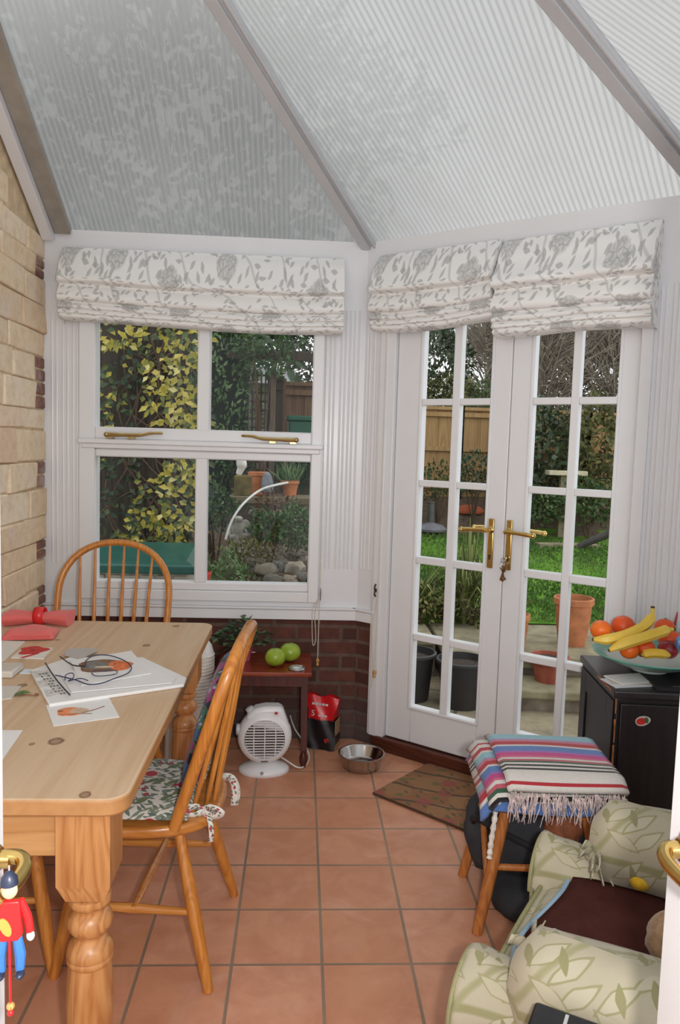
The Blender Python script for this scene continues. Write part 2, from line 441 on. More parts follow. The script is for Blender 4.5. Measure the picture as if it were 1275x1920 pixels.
sl.prism([(y, zz) for y, zz in prof], -1.25, .292, Matrix(((0, 0, 1, 0), (1, 0, 0, 0), (0, 1, 0, 0), (0, 0, 0, 1))))
struct(sl.build('trim_2', WHITE_S, bevel=.002))

# the window itself
wf = MB(); y0, y1 = 3.745, 3.85
wf.box(-1.075, -1.0, y0, y1, .715, 2.14); wf.box(.050, .102, y0, y1, .715, 2.14)      # jambs
wf.box(-1.0, .050, y0, y1, 2.08, 2.14); wf.box(-1.0, .050, y0, y1, .715, .765)       # head, bottom rail
win = struct(wf.build('window_1', WHITE_S, bevel=.004))
sa = MB()
for a, b in ((-1.004, -.513), (-.453, .052)): pass
sa.box(-1.035, -.998, 3.758, 3.82, .765, 1.455); sa.box(.047, .075, 3.758, 3.82, .765, 1.455)
sa.box(-1.0, .05, 3.758, 3.82, .765, .806); sa.box(-1.0, .05, 3.758, 3.82, 1.415, 1.455); sa.box(-.516, -.457, 3.758, 3.82, .80, 1.42)
struct(sa.build('window_frame', WHITE_S, win, bevel=.007, bseg=2))
sb = MB()
sb.box(-1.04, -.998, 3.748, 3.82, 1.50, 2.09); sb.box(.047, .083, 3.748, 3.82, 1.50, 2.09)
sb.box(-1.0, .05, 3.748, 3.82, 1.50, 1.560); sb.box(-.511, -.450, 3.748, 3.82, 1.55, 2.09)
struct(sb.build('window_frame', WHITE_S, win, bevel=.007, bseg=2))
lg = MB(); lg.box(-1.075, .106, 3.722, 3.82, 1.478, 1.502); lg.box(-1.06, .092, 3.735, 3.82, 1.455, 1.48)
struct(lg.build('transom', WHITE_S, win, bevel=.005))
for x0, x1, z0, z1 in ((-.999, -.515, .803, 1.417), (-.458, .048, .803, 1.417), (-.999, -.510, 1.557, 2.085), (-.451, .048, 1.557, 2.085)):
    g = MB(); g.add([(x0, 3.80, z0), (x1, 3.80, z0), (x1, 3.80, z1), (x0, 3.80, z1)], [(0, 1, 2, 3)])
    struct(g.build('pane', GLASS, win))
for x, sgn in ((-.935, 1), (-.026, -1)):                                # peg stays lying along the transom
    h = MB(); zc = 1.522
    h.tube(smoothpath([(x, 3.715, zc), (x + sgn * .05, 3.713, zc), (x + sgn * .16, 3.713, zc + .002), (x + sgn * .21, 3.716, zc + .012), (x + sgn * .265, 3.725, zc + .014)], 5),
           [.0115] * 6 + [.010] * 5 + [.0085] * 5 + [.007] * 4 + [.005], 10, up=(0, 1, 0))
    h.ball((x, 3.714, zc), .013); h.box(min(x, x + sgn * .03), max(x, x + sgn * .03), 3.715, 3.75, 1.503, 1.515)
    h.box(min(x + sgn * .10, x + sgn * .13), max(x + sgn * .10, x + sgn * .13), 3.715, 3.75, 1.503, 1.517)
    h.build('window_handle', DULLBRASS, win)

# ------------------------------------------------------------------ French door wall, built in its own frame and turned by -38 degrees
def dobj(mb, name, mat, parent=None, **kw):
    if parent: return mb.build(name, mat, parent, **kw)
    return mb.build(name, mat, None, tuple(K), TH, **kw)
wg = MB()
wg.box(.0, .095, 0, .10, .66, 2.485); wg.box(1.345, 1.53, 0, .10, 0, 2.485); wg.box(.095, 1.345, 0, .10, 2.235, 2.485)
wall_garden = struct(dobj(wg, 'wall_garden', WHITE))
rg = MB(); reeds(rg, [.014, .032, .058, .076], -.001, .88, 2.16)
reeds(rg, [1.366, 1.384, 1.412, 1.430, 1.458, 1.476, 1.502], -.001, .15, 2.16); struct(dobj(rg, 'reeding', WHITE, wall_garden))
wgl = MB(); wgl.box(-.005, .125, .012, .11, 0, .66); struct(dobj(wgl, 'wall_garden_lower', REDBRICK))
s2 = MB(); s2.prism([(-.025, .628), (-.025, .676), (-.032, .682), (-.032, .690), (.03, .690), (.03, .628)], -.008, .118, Matrix(((0, 0, 1, 0), (1, 0, 0, 0), (0, 1, 0, 0), (0, 0, 0, 1))))
struct(dobj(s2, 'trim_4', WHITE_S, bevel=.002))
fr = MB(); fr.box(.093, .186, -.018, .09, .065, 2.24); fr.box(1.302, 1.347, -.018, .09, .065, 2.24); fr.box(.186, 1.302, -.018, .09, 2.185, 2.24)
fr.box(.106, .150, -.026, 0, .065, 2.24)
struct(dobj(fr, 'door_frame', WHITE_S, bevel=.004))
th = MB(); th.box(.125, 1.36, -.030, .12, 0, .066); struct(dobj(th, 'threshold', THRESH, bevel=.006))
ROWS = [(.252, .580), (.612, .953), (.986, 1.321), (1.351, 1.701), (1.731, 2.075)]
def french(name, s0, s1, cols, hx, sgn):
    b = MB(); n0, n1 = .004, .05
    zb, zt = .072, 2.18
    b.box(s0, cols[0][0], n0, n1, zb, zt); b.box(cols[1][1], s1, n0, n1, zb, zt)
    b.box(cols[0][0], cols[1][1], n0, n1, zb, ROWS[0][0]); b.box(cols[0][0], cols[1][1], n0, n1, ROWS[-1][1], zt)
    d = struct(dobj(b, name, WHITE_S, bevel=.004))
    g = MB(); a0, a1 = n0 - .004, n1 - .006
    for c0, c1 in ((cols[0][1], cols[1][0]),): g.box(c0, c1, a0, a1, ROWS[0][0], ROWS[-1][1])
    for (p, q), (p2, q2) in zip(ROWS, ROWS[1:]):
        for c0, c1 in cols: g.box(c0, c1, a0 + .0006, a1, q, p2)
    for x, w in ((cols[0][0], -1), (cols[1][1], 1)):                    # glazing beads
        g.box(min(x, x + w * .014), max(x, x + w * .014), n0 - .008, n0, ROWS[0][0] - .014, ROWS[-1][1] + .014)
    g.box(cols[0][0], cols[1][1], n0 - .008, n0, ROWS[0][0] - .014, ROWS[0][0])
    struct(dobj(g, 'muntin', WHITE_S, d, bevel=.005))
    for c0, c1 in cols:
        for z0, z1 in ROWS:
            p = MB(); p.add([(c0, .03, z0), (c1, .03, z0), (c1, .03, z1), (c0, .03, z1)], [(0, 1, 2, 3)]); struct(dobj(p, 'pane', GLASS, d))
    h = MB(); h.box(hx - .014, hx + .014, n0 - .010, n0, .975, 1.198); hb = dobj(h, 'handle_plate', BRASS, d, bevel=.004)
    k = MB(); k.lathe([(.006, 0), (.006, .003)], 10, M=Matrix.Rotation(PI / 2, 4, 'X')); k.box(-.003, .003, -.004, 0, -.016, 0)
    for v in k.v: pass
    ko = dobj(k, 'keyhole', IRON, hb); ko.location = (hx, n0 - .0105, 1.03)
    for side in (-1, 1):
        y = n0 - .010 if side < 0 else n1
        l = MB(); l.tube([(hx, y, 1.148), (hx, y + side * .042, 1.148)], .0095, 12)
        l.tube(smoothpath([(hx, y + side * .042, 1.148), (hx + sgn * .03, y + side * .046, 1.149), (hx + sgn * .09, y + side * .044, 1.145), (hx + sgn * .125, y + side * .040, 1.142)], 5),
               [.0105] * 5 + [.0085] * 5 + [.010] * 5 + [.0125], 12); l.ball((hx + sgn * .125, y + side * .04, 1.142), .0125)
        l.lathe([(.017, 0), (.017, .004), (.011, .009)], 14, (hx, y, 1.148), Matrix.Rotation(PI / 2 * -side, 4, 'X'))
        dobj(l, 'door_handle', BRASS, d)
        if side > 0:
            q = MB(); q.box(hx - .014, hx + .014, n1, n1 + .008, .975, 1.198); dobj(q, 'handle_plate', BRASS, d, bevel=.003)
    return d
french('door_1', .189, .765, ((.327, .485), (.523, .672)), .706, -1)
french('door_2', .768, 1.300, ((.868, 1.032), (1.066, 1.220)), .792, 1)
# keys hanging in the lock of the right leaf
kt = thing('key_bunch', 'small bunch of keys hanging from the brass lock of the French doors', 'keys', tuple(dw(.790, -.012, 1.03)), TH)
kb = MB(); kb.tube([(0, .004, 0), (0, -.03, 0)], .0035, 8); kb.tube(arc((0, -.036, -.006), .010, 0, 2 * PI, 14, (1, 0, 0), (0, .3, 1)), .0016, 6); kb.build('key', STEEL, kt)
kr = MB(); kr.tube(arc((0, -.034, -.026), .016, 0, 2 * PI, 16, (1, .2, 0), (0, 0, 1)), .0015, 6); kr.build('key_ring', STEEL, kt)
for a, zz, L in ((-.25, -.04, .055), (.12, -.05, .05), (.3, -.038, .06)):
    q = MB(); M_ = Matrix.Translation((a * .02, -.034, zz)) @ Matrix.Rotation(a, 4, 'Y')
    q.lathe([(.010, -.001), (.010, .001)], 12, M=M_ @ Matrix.Rotation(PI / 2, 4, 'X')); q.box(-.003, .003, -.001, .001, -L, -.006, M_); q.box(.003, .008, -.001, .001, -L, -L + .012, M_)
    q.build('key', DULLBRASS if a > 0 else STEEL, kt)

# ------------------------------------------------------------------ the wall beyond the doors
E_ = dw(1.515, 0, 0); RD = Vector((math.cos(math.radians(-83)), math.sin(math.radians(-83)), 0)); RN = Vector((-RD.y, RD.x, 0))
wr = MB(); wr.box(0, 3.4, 0, .1, 0, 2.485)
struct(wr.build('wall_right', WHITE, None, tuple(E_), math.radians(-83)))

# ------------------------------------------------------------------ roof: three polycarbonate slopes and their bars
KE = K + Vector((0, 0, 2.487)); EE = E_ + Vector((0, 0, 2.487)); WE = Vector((-1.27, 3.77, 2.487))
h1 = Vector((-.324 - .3, 2.814 - 3.77, 3.037 - 2.485)); A1 = KE + h1 * ((-1.25 - .3) / h1.x)
h2 = Vector((-1.417 - 1.494, 1.14 - 2.837, 4.004 - 2.485)); A2 = EE + h2 * ((-1.25 - EE.x) / h2.x)
R3 = EE + RD * 3.2
def roof(name, pts, e0, e1, mat=POLY):
    e = (e1 - e0).normalized(); n = (pts[1] - pts[0]).cross(pts[2] - pts[0]).normalized()
    g = e.cross(n).normalized(); b = MB()
    b.add(pts, [tuple(range(len(pts)))], [((p - e0).dot(e), (p - e0).dot(g)) for p in pts])
    return struct(b.build(name, mat, smooth=0))
n1 = Vector((0, SL, 1)).normalized(); n2_ = (EE - KE).cross(A1 - KE).normalized(); n3_ = (R3 - EE).cross(A2 - EE).normalized()
if n2_.z < 0: n2_ = -n2_
if n3_.z < 0: n3_ = -n3_
KX, EX_ = KE - h1 * .157, EE - h2 * .0571                                # the sheets oversail the eaves a little
RX = R3 + Vector((n3_.x, n3_.y, 0)).normalized() * (.0866 * n3_.z / math.hypot(n3_.x, n3_.y)) - Vector((0, 0, .0866))
roof('ceiling', [WE + Vector((0, .15, -.15 * SL)), KX, A1], WE, KE)
roof('ceiling', [KX, EX_, A2, A1], KE, EE)
roof('ceiling', [EX_, RX, A2 + RD * 3.0, A2], EE, R3)
def rafter(a, b, w, upv, n):
    r = MB(); d = (b - a).normalized()
    dn = upv.normalized() * -1
    r.bar(a + dn * .012, b + dn * .012, w, .024, upv)
    x = d.cross(upv).normalized()
    r.bar(a + dn * .030 + x * .012, b + dn * .030 + x * .012, w * .55, .016, upv)
    r.bar(a + dn * .024 - x * w * .40, b + dn * .024 - x * w * .40, w * .12, .026, upv)
    return struct(r.build('trim_%d' % n, BAR, bevel=.003))
rafter(KE + h1 * -.01, A1, .082, (n1 + n2_), 5)
rafter(EE + h2 * -.02, A2, .092, (n2_ + n3_), 6)
lw_ = MB(); sd = Vector((0, -1, SL)); 
a = Vector((-1.148, 3.76, 2.487)); lw_.bar(a + n1 * -.02, a + sd * 2.3 + n1 * -.02, .075, .036, n1)
struct(lw_.build('trim_7', paint('weathered_sill_grey', (150, 142, 132), .6, var=.15, scale=9), bevel=.003))
lw2 = MB(); a = Vector((-1.213, 3.76, 2.478)); lw2.bar(a + n1 * -.03, a + sd * 2.3 + n1 * -.03, .052, .075, n1)
struct(lw2.build('trim_8', WHITE_S, bevel=.003))
# ------------------------------------------------------------------ Roman blinds
GREY = (164, 164, 162); GREY2 = (182, 182, 180)
FLORAL = motif('grey_floral_linen', (234, 233, 231), [
    dict(t='vine', a=.6, s=1.7, d=7, ds=1.2, r=.985, c=GREY2, op=.6),
    dict(t='flower', s=4.2, r=.24, c=(140, 140, 138), drop=.45, rand=.7, op=.75, pet=12, o=(.3, .2, 0), a=0),
    dict(t='leaf', a=.5, s=19, asp=2.2, r=.30, c=GREY, drop=.80, op=.65),
    dict(t='leaf', a=-.6, s=20, asp=2.3, r=.30, c=GREY2, drop=.78, op=.8, o=(.13, .4, 0)),
    dict(t='leaf', a=1.5, s=19, asp=2.4, r=.30, c=GREY, drop=.82, op=.65, o=(.6, .1, 0)),
    dict(t='leaf', a=2.3, s=21, asp=2.1, r=.30, c=GREY2, drop=.78, op=.8, o=(.2, .7, 0)),
], weave=.12)
def roman(s0, s1, zt, zb, seed, frame, label, depth=.13, fold2=True):
    rg_ = random.Random(seed); H = zt - zb; d = depth
    P = [(.022, 1.0), (.028, 1.003), (.34 * d / .13 * .13 / .13 * .13, .955), (.070, .86), (.100, .70), (d * .97, .56), (d * 1.02, .515), (d * .97, .485), (d * .78, .47), (d * .70, .45),
         (d * .80, .40), (d * .93, .32), (d * .95, .27), (d * .88, .235), (d * .74, .225), (d * .78, .20), (d * .86, .165), (d * .82, .135), (d * .74, .13), (d * .80, .10), (d * .80, .075), (d * .70, .065), (d * .74, .035), (d * .66, .012), (d * .5, .0), (.02, .0)]
    P[2] = (.040, .955)
    Q = smoothpath([(0, p, q) for p, q in P], 3); nv = len(Q) - 1; nu = 22
    ph = [rg_.uniform(0, 6) for _ in range(6)]
    def fn(a, b):
        i = min(int(round(b * nv)), nv); q = Q[i]; s = s0 + (s1 - s0) * a
        wob = math.sin(a * 7 + ph[0]) * .5 + math.sin(a * 13 + ph[1] + b * 4) * .35
        k = min(1, q.y / d)
        drop = (1 - q.z) * .014 * (math.sin(a * 4.2 + ph[2]) - .6 * (abs(a - .5) * 2) ** 3)
        return (s, -(q.y * (1 + .07 * wob * k)), zb + H * q.z - drop * .8 + .004 * wob * k)
    b = MB(); L = sum((Q[i + 1] - Q[i]).length for i in range(nv))
    b.grid(fn, nu, nv, su=s1 - s0, sv=H * 1.55)
    for a, flip in ((0, False), (1, True)):                             # closed ends: the folds seen edge on
        ring = [fn(a, i / nv) for i in range(nv + 1)] + [(s0 if a == 0 else s1, 0, zb), (s0 if a == 0 else s1, 0, zt)]
        uvs = [(p[1] + 3, p[2]) for p in ring]
        f = list(range(len(ring))); b.add(ring, [f[::-1] if flip else f], uvs)
    if frame: o = b.build('roman_blind', FLORAL, None, tuple(K), TH, smooth=60)
    else: o = b.build('roman_blind', FLORAL, None, (0, 3.756, 0), smooth=60)
    return tag(o, label, 'blind', 'floral Roman blinds')
bl1 = roman(-1.142, .183, 2.392, 2.036, 1, False, 'wide white and grey floral Roman blind folded up above the sash window')
bl2 = roman(.088, .704, 2.405, 2.048, 2, True, 'narrow folded floral Roman blind over the door leaf beside the window')
bl3 = roman(.716, 1.356, 2.395, 1.985, 3, True, 'folded floral Roman blind over the door leaf nearer the black cabinet', depth=.15)
def cordset(parent, x, zt, za, zc, loopz, name='pull_cord', y=-.016):
    c = MB(); c.tube([(x, y, zt), (x + .002, y, zc + .01), (x, y - .006, za + .03)], .0022, 6)
    c.tube(smoothpath([(x + .003, y, zc), (x - .028, y - .002, zc - .06), (x - .033, y, (zc + loopz) / 2), (x - .026, y - .002, loopz), (x - .012, y, loopz + .03), (x - .02, y - .004, (zc + loopz) / 2 + .03), (x - .002, y, zc - .02)], 6), .0020, 6)
    c.build(name, CORD, parent)
    q = MB(); q.lathe([(.003, .035), (.009, .030), (.010, .020), (.006, .014), (.007, .010), (.009, .004), (.004, -.004), (0, -.005)], 12, (x, y - .006, za - .005)); q.build('acorn', ACORN, parent)
cordset(bl1, .108, 2.05, .405, .70 + .055, .505)
cordset(bl2, .142, 2.06, .375, .80, .33, y=-.034)
def cleat(pos, rz, label):
    b = MB(); b.tube(smoothpath([(0, -.006, .03), (0, -.016, .018), (0, -.012, 0), (0, -.016, -.018), (0, -.006, -.03)], 4), .004, 8); b.box(-.004, .004, -.014, 0, -.008, .008)
    return tag(b.build('cord_cleat', IRON, None, pos, rz), label, 'cleat')
cleat((.112, 3.770, .755), 0, 'small dark cord cleat on the white boards right of the window')
cleat(tuple(dw(.128, -.026, .80)), TH, 'small dark cord cleat on the door frame beside the brick corner')

# ------------------------------------------------------------------ pine dining table
def pinetop():
    t = NT('scrubbed_pine_top'); v = t.obj(); w = t.mp(v, (1, .04, 1))
    n1 = t.noise(w, 6.0, 2, .5, 1.2); ring = t.math('ABSOLUTE', t.math('SUBTRACT', t.math('FRACT', t.math('MULTIPLY', n1, 6.0)), .5)); n2 = t.noise(w, 60, 4, .6); n3 = t.noise(v, 2.5, 3)
    f = t.math('ADD', t.math('MULTIPLY', ring, .5), t.math('MULTIPLY', n2, .8))
    col = t.ramp(f, [(.25, srgb(196, 164, 130)), (.5, srgb(206, 178, 146)), (.8, srgb(214, 190, 162))])
    col = t.mix(t.math('MULTIPLY', n3, .35), col, srgb(198, 166, 134))
    nz = t.n('SeparateXYZ', {0: t.n('NewGeometry').outputs['Normal']}).outputs[2]
    edge = t.ramp(nz, [(.55, (1, 1, 1, 1)), (.9, (0, 0, 0, 1))])
    col = t.mix(edge, col, t.mix(t.noise(w, 14, 4, .7), srgb(150, 98, 52), srgb(206, 156, 104)))
    for (x, y, r) in KNOTS:
        d = t.n('VectorMath', {0: t.mp(v, (1, .8, 1)), 1: (x, y * .8, .76)}, operation='DISTANCE').outputs['Value']
        d = t.math('ADD', d, t.math('MULTIPLY', t.noise(v, 60, 2), r * .5))
        k = t.ramp(t.math('DIVIDE', d, r * 2.0), [(.0, (.55, .55, .55, 1)), (.45, (.6, .6, .6, 1)), (.58, (1, 1, 1, 1)), (.78, (0, 0, 0, 1))])
        col = t.mix(k, col, srgb(112, 78, 56))
    return t.pbr(col, .5, 0, t.bump(f, .04, .002), .4)
KNOTS = []
for u_, v_, r_ in ((160, 1490, .011), (330, 1174, .012), (105, 1390, .016), (42, 1285, .012), (275, 1210, .012), (108, 1200, .007), (60, 1395, .006)):
    q_ = onz(u_, v_, .76); KNOTS.append((q_.x + .772, q_.y - 2.312, r_))
PINE_TOP = pinetop()
PINE_X = wood('waxed_pine_rail', (206, 158, 104), (168, 112, 60), 0, 9, .38, .06, bump=.05)
PINE_Z = wood('waxed_pine_leg', (206, 152, 98), (162, 100, 52), 2, 9, .34, .10, knots=3.0, bump=.05)
TX, TY = -.772, 2.312; HW, HL = .43, .785
tb = thing('dining_table', 'scrubbed pine dining table with turned legs covered in cards and papers', 'table', (TX, TY, 0))
def rrect(hw, hl, r, n=6):
    out = []
    for cx, cy, a in ((hw - r, hl - r, 0), (-hw + r, hl - r, PI / 2), (-hw + r, -hl + r, PI), (hw - r, -hl + r, 1.5 * PI)):
        out += [(cx + r * math.cos(a + PI / 2 * i / n), cy + r * math.sin(a + PI / 2 * i / n)) for i in range(n + 1)]
    return out
t_ = MB(); t_.prism(rrect(HW, HL, .05), .722, .760); t_.build('tabletop', PINE_TOP, tb, bevel=.006)
PINE_Y = wood('waxed_pine_side', (200, 150, 98), (160, 106, 58), 1, 9, .38, .06)
for b_, m_ in (((-HW + .06, HW - .06, -HL + .055, -HL + .08, .608, .722), PINE_X), ((-HW + .06, HW - .06, HL - .08, HL - .055, .608, .722), PINE_X),
               ((HW - .085, HW - .06, -HL + .08, HL - .08, .608, .722), PINE_Y), ((-HW + .06, -HW + .085, -HL + .08, HL - .08, .608, .722), PINE_Y)):
    MB().box(*b_).build('apron', m_, tb, bevel=.003)
LEG = [(.030, .506), (.045, .500), (.047, .490), (.044, .482), (.034, .474), (.033, .468), (.040, .462), (.047, .452), (.050, .440), (.047, .428), (.040, .418), (.031, .410), (.030, .404), (.036, .398), (.046, .388), (.050, .376), (.051, .366), (.049, .362), (.051, .358), (.050, .350), (.046, .345), (.047, .335), (.050, .30), (.051, .25), (.049, .19), (.043, .12), (.036, .075), (.034, .06), (.042, .052), (.044, .04), (.036, .028), (.038, .012), (.034, 0)]
for sx in (-1, 1):
    for sy in (-1, 1):
        b = MB(); x, y = sx * (HW - .099), sy * (HL - .096); w_ = .057
        b.lathe(LEG, 28, (x, y, 0))
        b.add([(x + i * w_ * q, y + j * w_ * q, zz) for zz, q in ((.722, 1), (.548, 1), (.506, .72)) for i, j in ((-1, -1), (1, -1), (1, 1), (-1, 1))],
              [(0, 1, 2, 3)] + [(k * 4 + 4 + i, k * 4 + 4 + (i + 1) % 4, k * 4 + (i + 1) % 4, k * 4 + i) for k in (0, 1) for i in range(4)] + [(11, 10, 9, 8)])
        b.build('leg', PINE_Z, tb)

# ------------------------------------------------------------------ hoop-backed kitchen chairs
BEECH_Z = wood('golden_beech', (204, 136, 62), (168, 98, 36), 2, 12, .28, .08, bump=.03, coat=.2)
BEECH_X = wood('golden_beech_seat', (200, 134, 64), (166, 100, 42), 1, 8, .3, .08, bump=.03, coat=.2)
BEECH_Y = wood('golden_beech_rail', (206, 142, 70), (170, 104, 44), 1, 14, .3, .08, bump=.03, coat=.2)
def make_chair(label, W=.43, H=.945, loc=(0, 0, 0), rz=0.0, group='hoop-backed beech chairs', y0=-.128, tilt=.325, nsp=6, EX=.66, RH=.40):
    c = thing('kitchen_chair', label, 'chair', loc, rz, group)
    s = MB(); out = []
    for i in range(40):
        a = 2 * PI * i / 40; ca, sa_ = math.cos(a), math.sin(a)
        ex = .62; x = .215 * math.copysign(abs(ca) ** ex, ca); y = (.205 if sa_ > 0 else .232) * math.copysign(abs(sa_) ** (.62 if sa_ > 0 else .8), sa_)
        x *= 1 + .05 * y / .2; out.append((x, y))
    s.prism(out, .418, .450); s.build('seat', BEECH_X, c, bevel=.010, bseg=3)
    for sx in (-1, 1):
        for (ty, by, bx) in ((.125, .205, .195), (-.125, -.235, .225)):
            l = MB(); a, b = Vector((sx * .135, ty, .425)), Vector((sx * bx, by, 0))
            l.tube([a.lerp(b, t) for t in (0, .15, .4, .6, .85, 1)], [.014, .016, .0195, .0195, .0165, .014], 12); l.build('leg', BEECH_Z, c)
        f, r = Vector((sx * .135, .125, .425)).lerp(Vector((sx * .195, .205, 0)), .53), Vector((sx * .135, -.125, .425)).lerp(Vector((sx * .225, -.235, 0)), .53)
        st = MB(); st.tube([f.lerp(r, t) for t in (0, .3, .5, .7, 1)], [.009, .012, .014, .012, .009], 10); st.build('stretcher', BEECH_Y, c)
    st = MB(); st.tube([(x, -.015, .205) for x in (-.185, -.08, 0, .08, .185)], [.009, .012, .014, .012, .009], 10); st.build('stretcher', BEECH_X, c)
    # the steam-bent hoop
    yz = lambda z: y0 - tilt * (z - .45)
    pts = []
    zs = H - W * RH
    for i in range(6): 
        z_ = .44 + (zs - .44) * i / 5; pts.append((-(W * .43 + (W * .07) * math.sin(PI / 2 * i / 5)), z_))
    for i in range(1, 24):
        a = PI - PI * i / 24; ca, sa_ = math.cos(a), math.sin(a)
        pts.append((W / 2 * math.copysign(abs(ca) ** EX, ca), zs + (H - zs) * abs(sa_) ** EX))
    pts += [(-x, z_) for x, z_ in pts[:6][::-1]]
    h = MB(); h.tube([(x, yz(z_), z_) for x, z_ in pts], .0148, 12, flat=1.15, up=(0, 1, tilt * .6)); h.build('hoop', BEECH_Z, c)
    def top(x): return zs + (H - zs) * (max(0, 1 - (abs(x) / (W / 2)) ** (2 / EX))) ** (EX / 2)
    for i in range(nsp):
        xb = (i - (nsp - 1) / 2) * .052; xt = (i - (nsp - 1) / 2) * W * .132
        zt = top(xt) - .004; sp = MB(); a, b = Vector((xb, y0 - .080 * (1 - (xb / .17) ** 2), .448)), Vector((xt, yz(zt), zt))
        sp.tube([a.lerp(b, t) for t in (0, .2, .5, .8, 1)], [.0055, .0075, .0085, .0065, .005], 8); sp.build('spindle', BEECH_Z, c)
    return c
ch1 = make_chair('hoop-backed beech chair with flowery seat cushion, pulled out from the pine table', W=.43, H=.955, loc=(-.435, 2.215, 0), rz=PI / 2 - .07)
ch2 = make_chair('hoop-backed beech chair behind the far end of the pine table, under the window', W=.475, H=1.045, loc=(-.795, 3.075, 0), rz=PI + .03, EX=.92, RH=.47)
ch3 = dup(ch1, (-.865, 2.245, 0), -PI / 2, 'beech chair mostly hidden under the pine table, one splayed leg showing')

# flowery tie-on seat cushion
CUSH = motif('berry_print_cotton', (228, 224, 214), [
    dict(t='leaf', a=.9, s=24, asp=3.0, r=.40, c=(112, 126, 112), drop=.45, rand=.7),
    dict(t='leaf', a=-.7, s=22, asp=3.0, r=.40, c=(132, 142, 122), drop=.5, o=(.3, .1, 0), rand=.7),
    dict(t='leaf', a=2.2, s=14, asp=2.4, r=.36, c=(112, 128, 82), drop=.6, o=(.1, .5, 0)),
    dict(t='leaf', a=.2, s=27, asp=3.2, r=.36, c=(96, 112, 106), drop=.55, o=(.5, .2, 0)),
    dict(t='dot', s=14.0, r=.30, c=(226, 214, 206), drop=.5, a=0, o=(.7, .3, 0)),
    dict(t='dot', s=14.0, r=.245, c=(188, 52, 72), drop=.5, a=0, o=(.7, .3, 0)),
    dict(t='dot', s=27.0, r=.22, c=(176, 48, 66), drop=.72, a=0, o=(.2, .9, 0)),
], weave=.15)
def puff(w, l, h, r=.10, edge=1.0):
    b = MB()
    def fn(sg):
        def f(a, bb):
            u, v = a * 2 - 1, bb * 2 - 1
            e = max(0, 1 - abs(u) ** 5) ** .5 * max(0, 1 - abs(v) ** 5) ** .5
            return (u * w / 2, v * l / 2, h / 2 + sg * h / 2 * e)
        return f
    b.grid(fn(1), 16, 16, su=w, sv=l); b.grid(lambda a, q: fn(-1)(1 - a, q), 16, 16, su=w, sv=l); return b
cu = thing('seat_cushion', 'white seat cushion printed with red berries and green leaves, tied to chair', 'cushion', (-.435, 2.215, .451), PI / 2 - .07)
pb = puff(.40, .36, .036); pb.v = [(x * (1 + .03 * y / .18), y + .018, z_) for x, y, z_ in pb.v]; pb.build('pad', CUSH, cu, smooth=60)
TIE = motif('berry_print_tie', (222, 220, 212), [dict(t='leaf', a=.9, s=60, asp=2.0, r=.36, c=(112, 126, 112), drop=.3), dict(t='dot', s=60, r=.22, c=(170, 60, 76), drop=.6, a=0)])
def ribbon(mb, P, w, up=(0, 0, 1)):
    P = smoothpath(P, 5); n = len(P) - 1; upv = Vector(up)
    def fn(a, b):
        i = min(int(round(a * n)), n); d = (P[min(i + 1, n)] - P[max(i - 1, 0)]).normalized(); x = d.cross(upv)
        x = x.normalized() if x.length > 1e-3 else Vector((1, 0, 0)); return P[i] + x * (b - .5) * w
    mb.grid(fn, n, 2, su=sum((P[i + 1] - P[i]).length for i in range(n)), sv=w)
def bow(sx):
    b = MB(); o = Vector((sx * .125, -.195, .012))
    for g in (-1, 1): ribbon(b, [o, o + Vector((-.015, g * .022, .020)), o + Vector((-.020, g * .052, .008)), o + Vector((-.014, g * .030, -.008)), o + Vector((-.004, 0, 0))], .024, (1, 0, .4))
    ribbon(b, [o, o + Vector((-.012, -.020, -.02)), o + Vector((-.016, -.026, -.06)), o + Vector((-.010, -.022, -.085))], .014, (1, .4, 0))
    ribbon(b, [o, o + Vector((.02, -.022, -.012)), o + Vector((.05, -.03, -.03))], .018, (0, 1, .3))
    b.ball(o, .010); return b
bow(-1).build('tie', TIE, cu, solid=.0015, smooth=60)
q = MB(); o_ = Vector((.150, -.205, -.01))
ribbon(q, [o_, o_ + Vector((.006, -.022, -.006)), o_ + Vector((.010, -.034, -.03)), o_ + Vector((.008, -.036, -.07)), o_ + Vector((.012, -.034, -.10))], .024, (1, .3, 0))
ribbon(q, [o_, o_ + Vector((.014, -.024, -.008)), o_ + Vector((.02, -.04, -.04)), o_ + Vector((.018, -.042, -.085))], .018, (1, -.3, 0))
q.ball(o_, .010); q.build('tie', TIE, cu, solid=.0015, smooth=60)
# colourful cloth bag slumped against the chair back
BAGP = motif('bright_patterned_cotton', (34, 40, 66), [
    dict(t='dot', s=11, r=.42, c=(70, 100, 160), drop=.5, a=0), dict(t='dot', s=9, r=.40, c=(150, 52, 120), drop=.5, a=.5, o=(.3, .3, 0)),
    dict(t='dot', s=12, r=.34, c=(58, 110, 96), drop=.5, a=.9, o=(.7, .2, 0)), dict(t='leaf', a=.7, s=24, asp=2.2, r=.34, c=(168, 176, 200), drop=.6),
    dict(t='dot', s=19, r=.28, c=(30, 26, 48), drop=.5, a=.2, o=(.1, .8, 0)), dict(t='ring', s=15, r=.33, w=.06, c=(70, 120, 84), drop=.5, a=.1, o=(.4, .6, 0))], weave=.3)
bg_ = puff(.34, .37, .066); bm = bg_.build('cloth_bag', BAGP, None, smooth=60)
bm.matrix_world = Matrix.Translation((-.318, 2.275, .486)) @ Matrix.Rotation(PI / 2, 4, 'Z') @ Matrix.Rotation(math.radians(107), 4, 'X') @ Matrix.Translation((.0, .185, -.026))
tag(bm, 'blue and purple patterned cloth bag propped between the flowery cushion and chair back', 'bag')

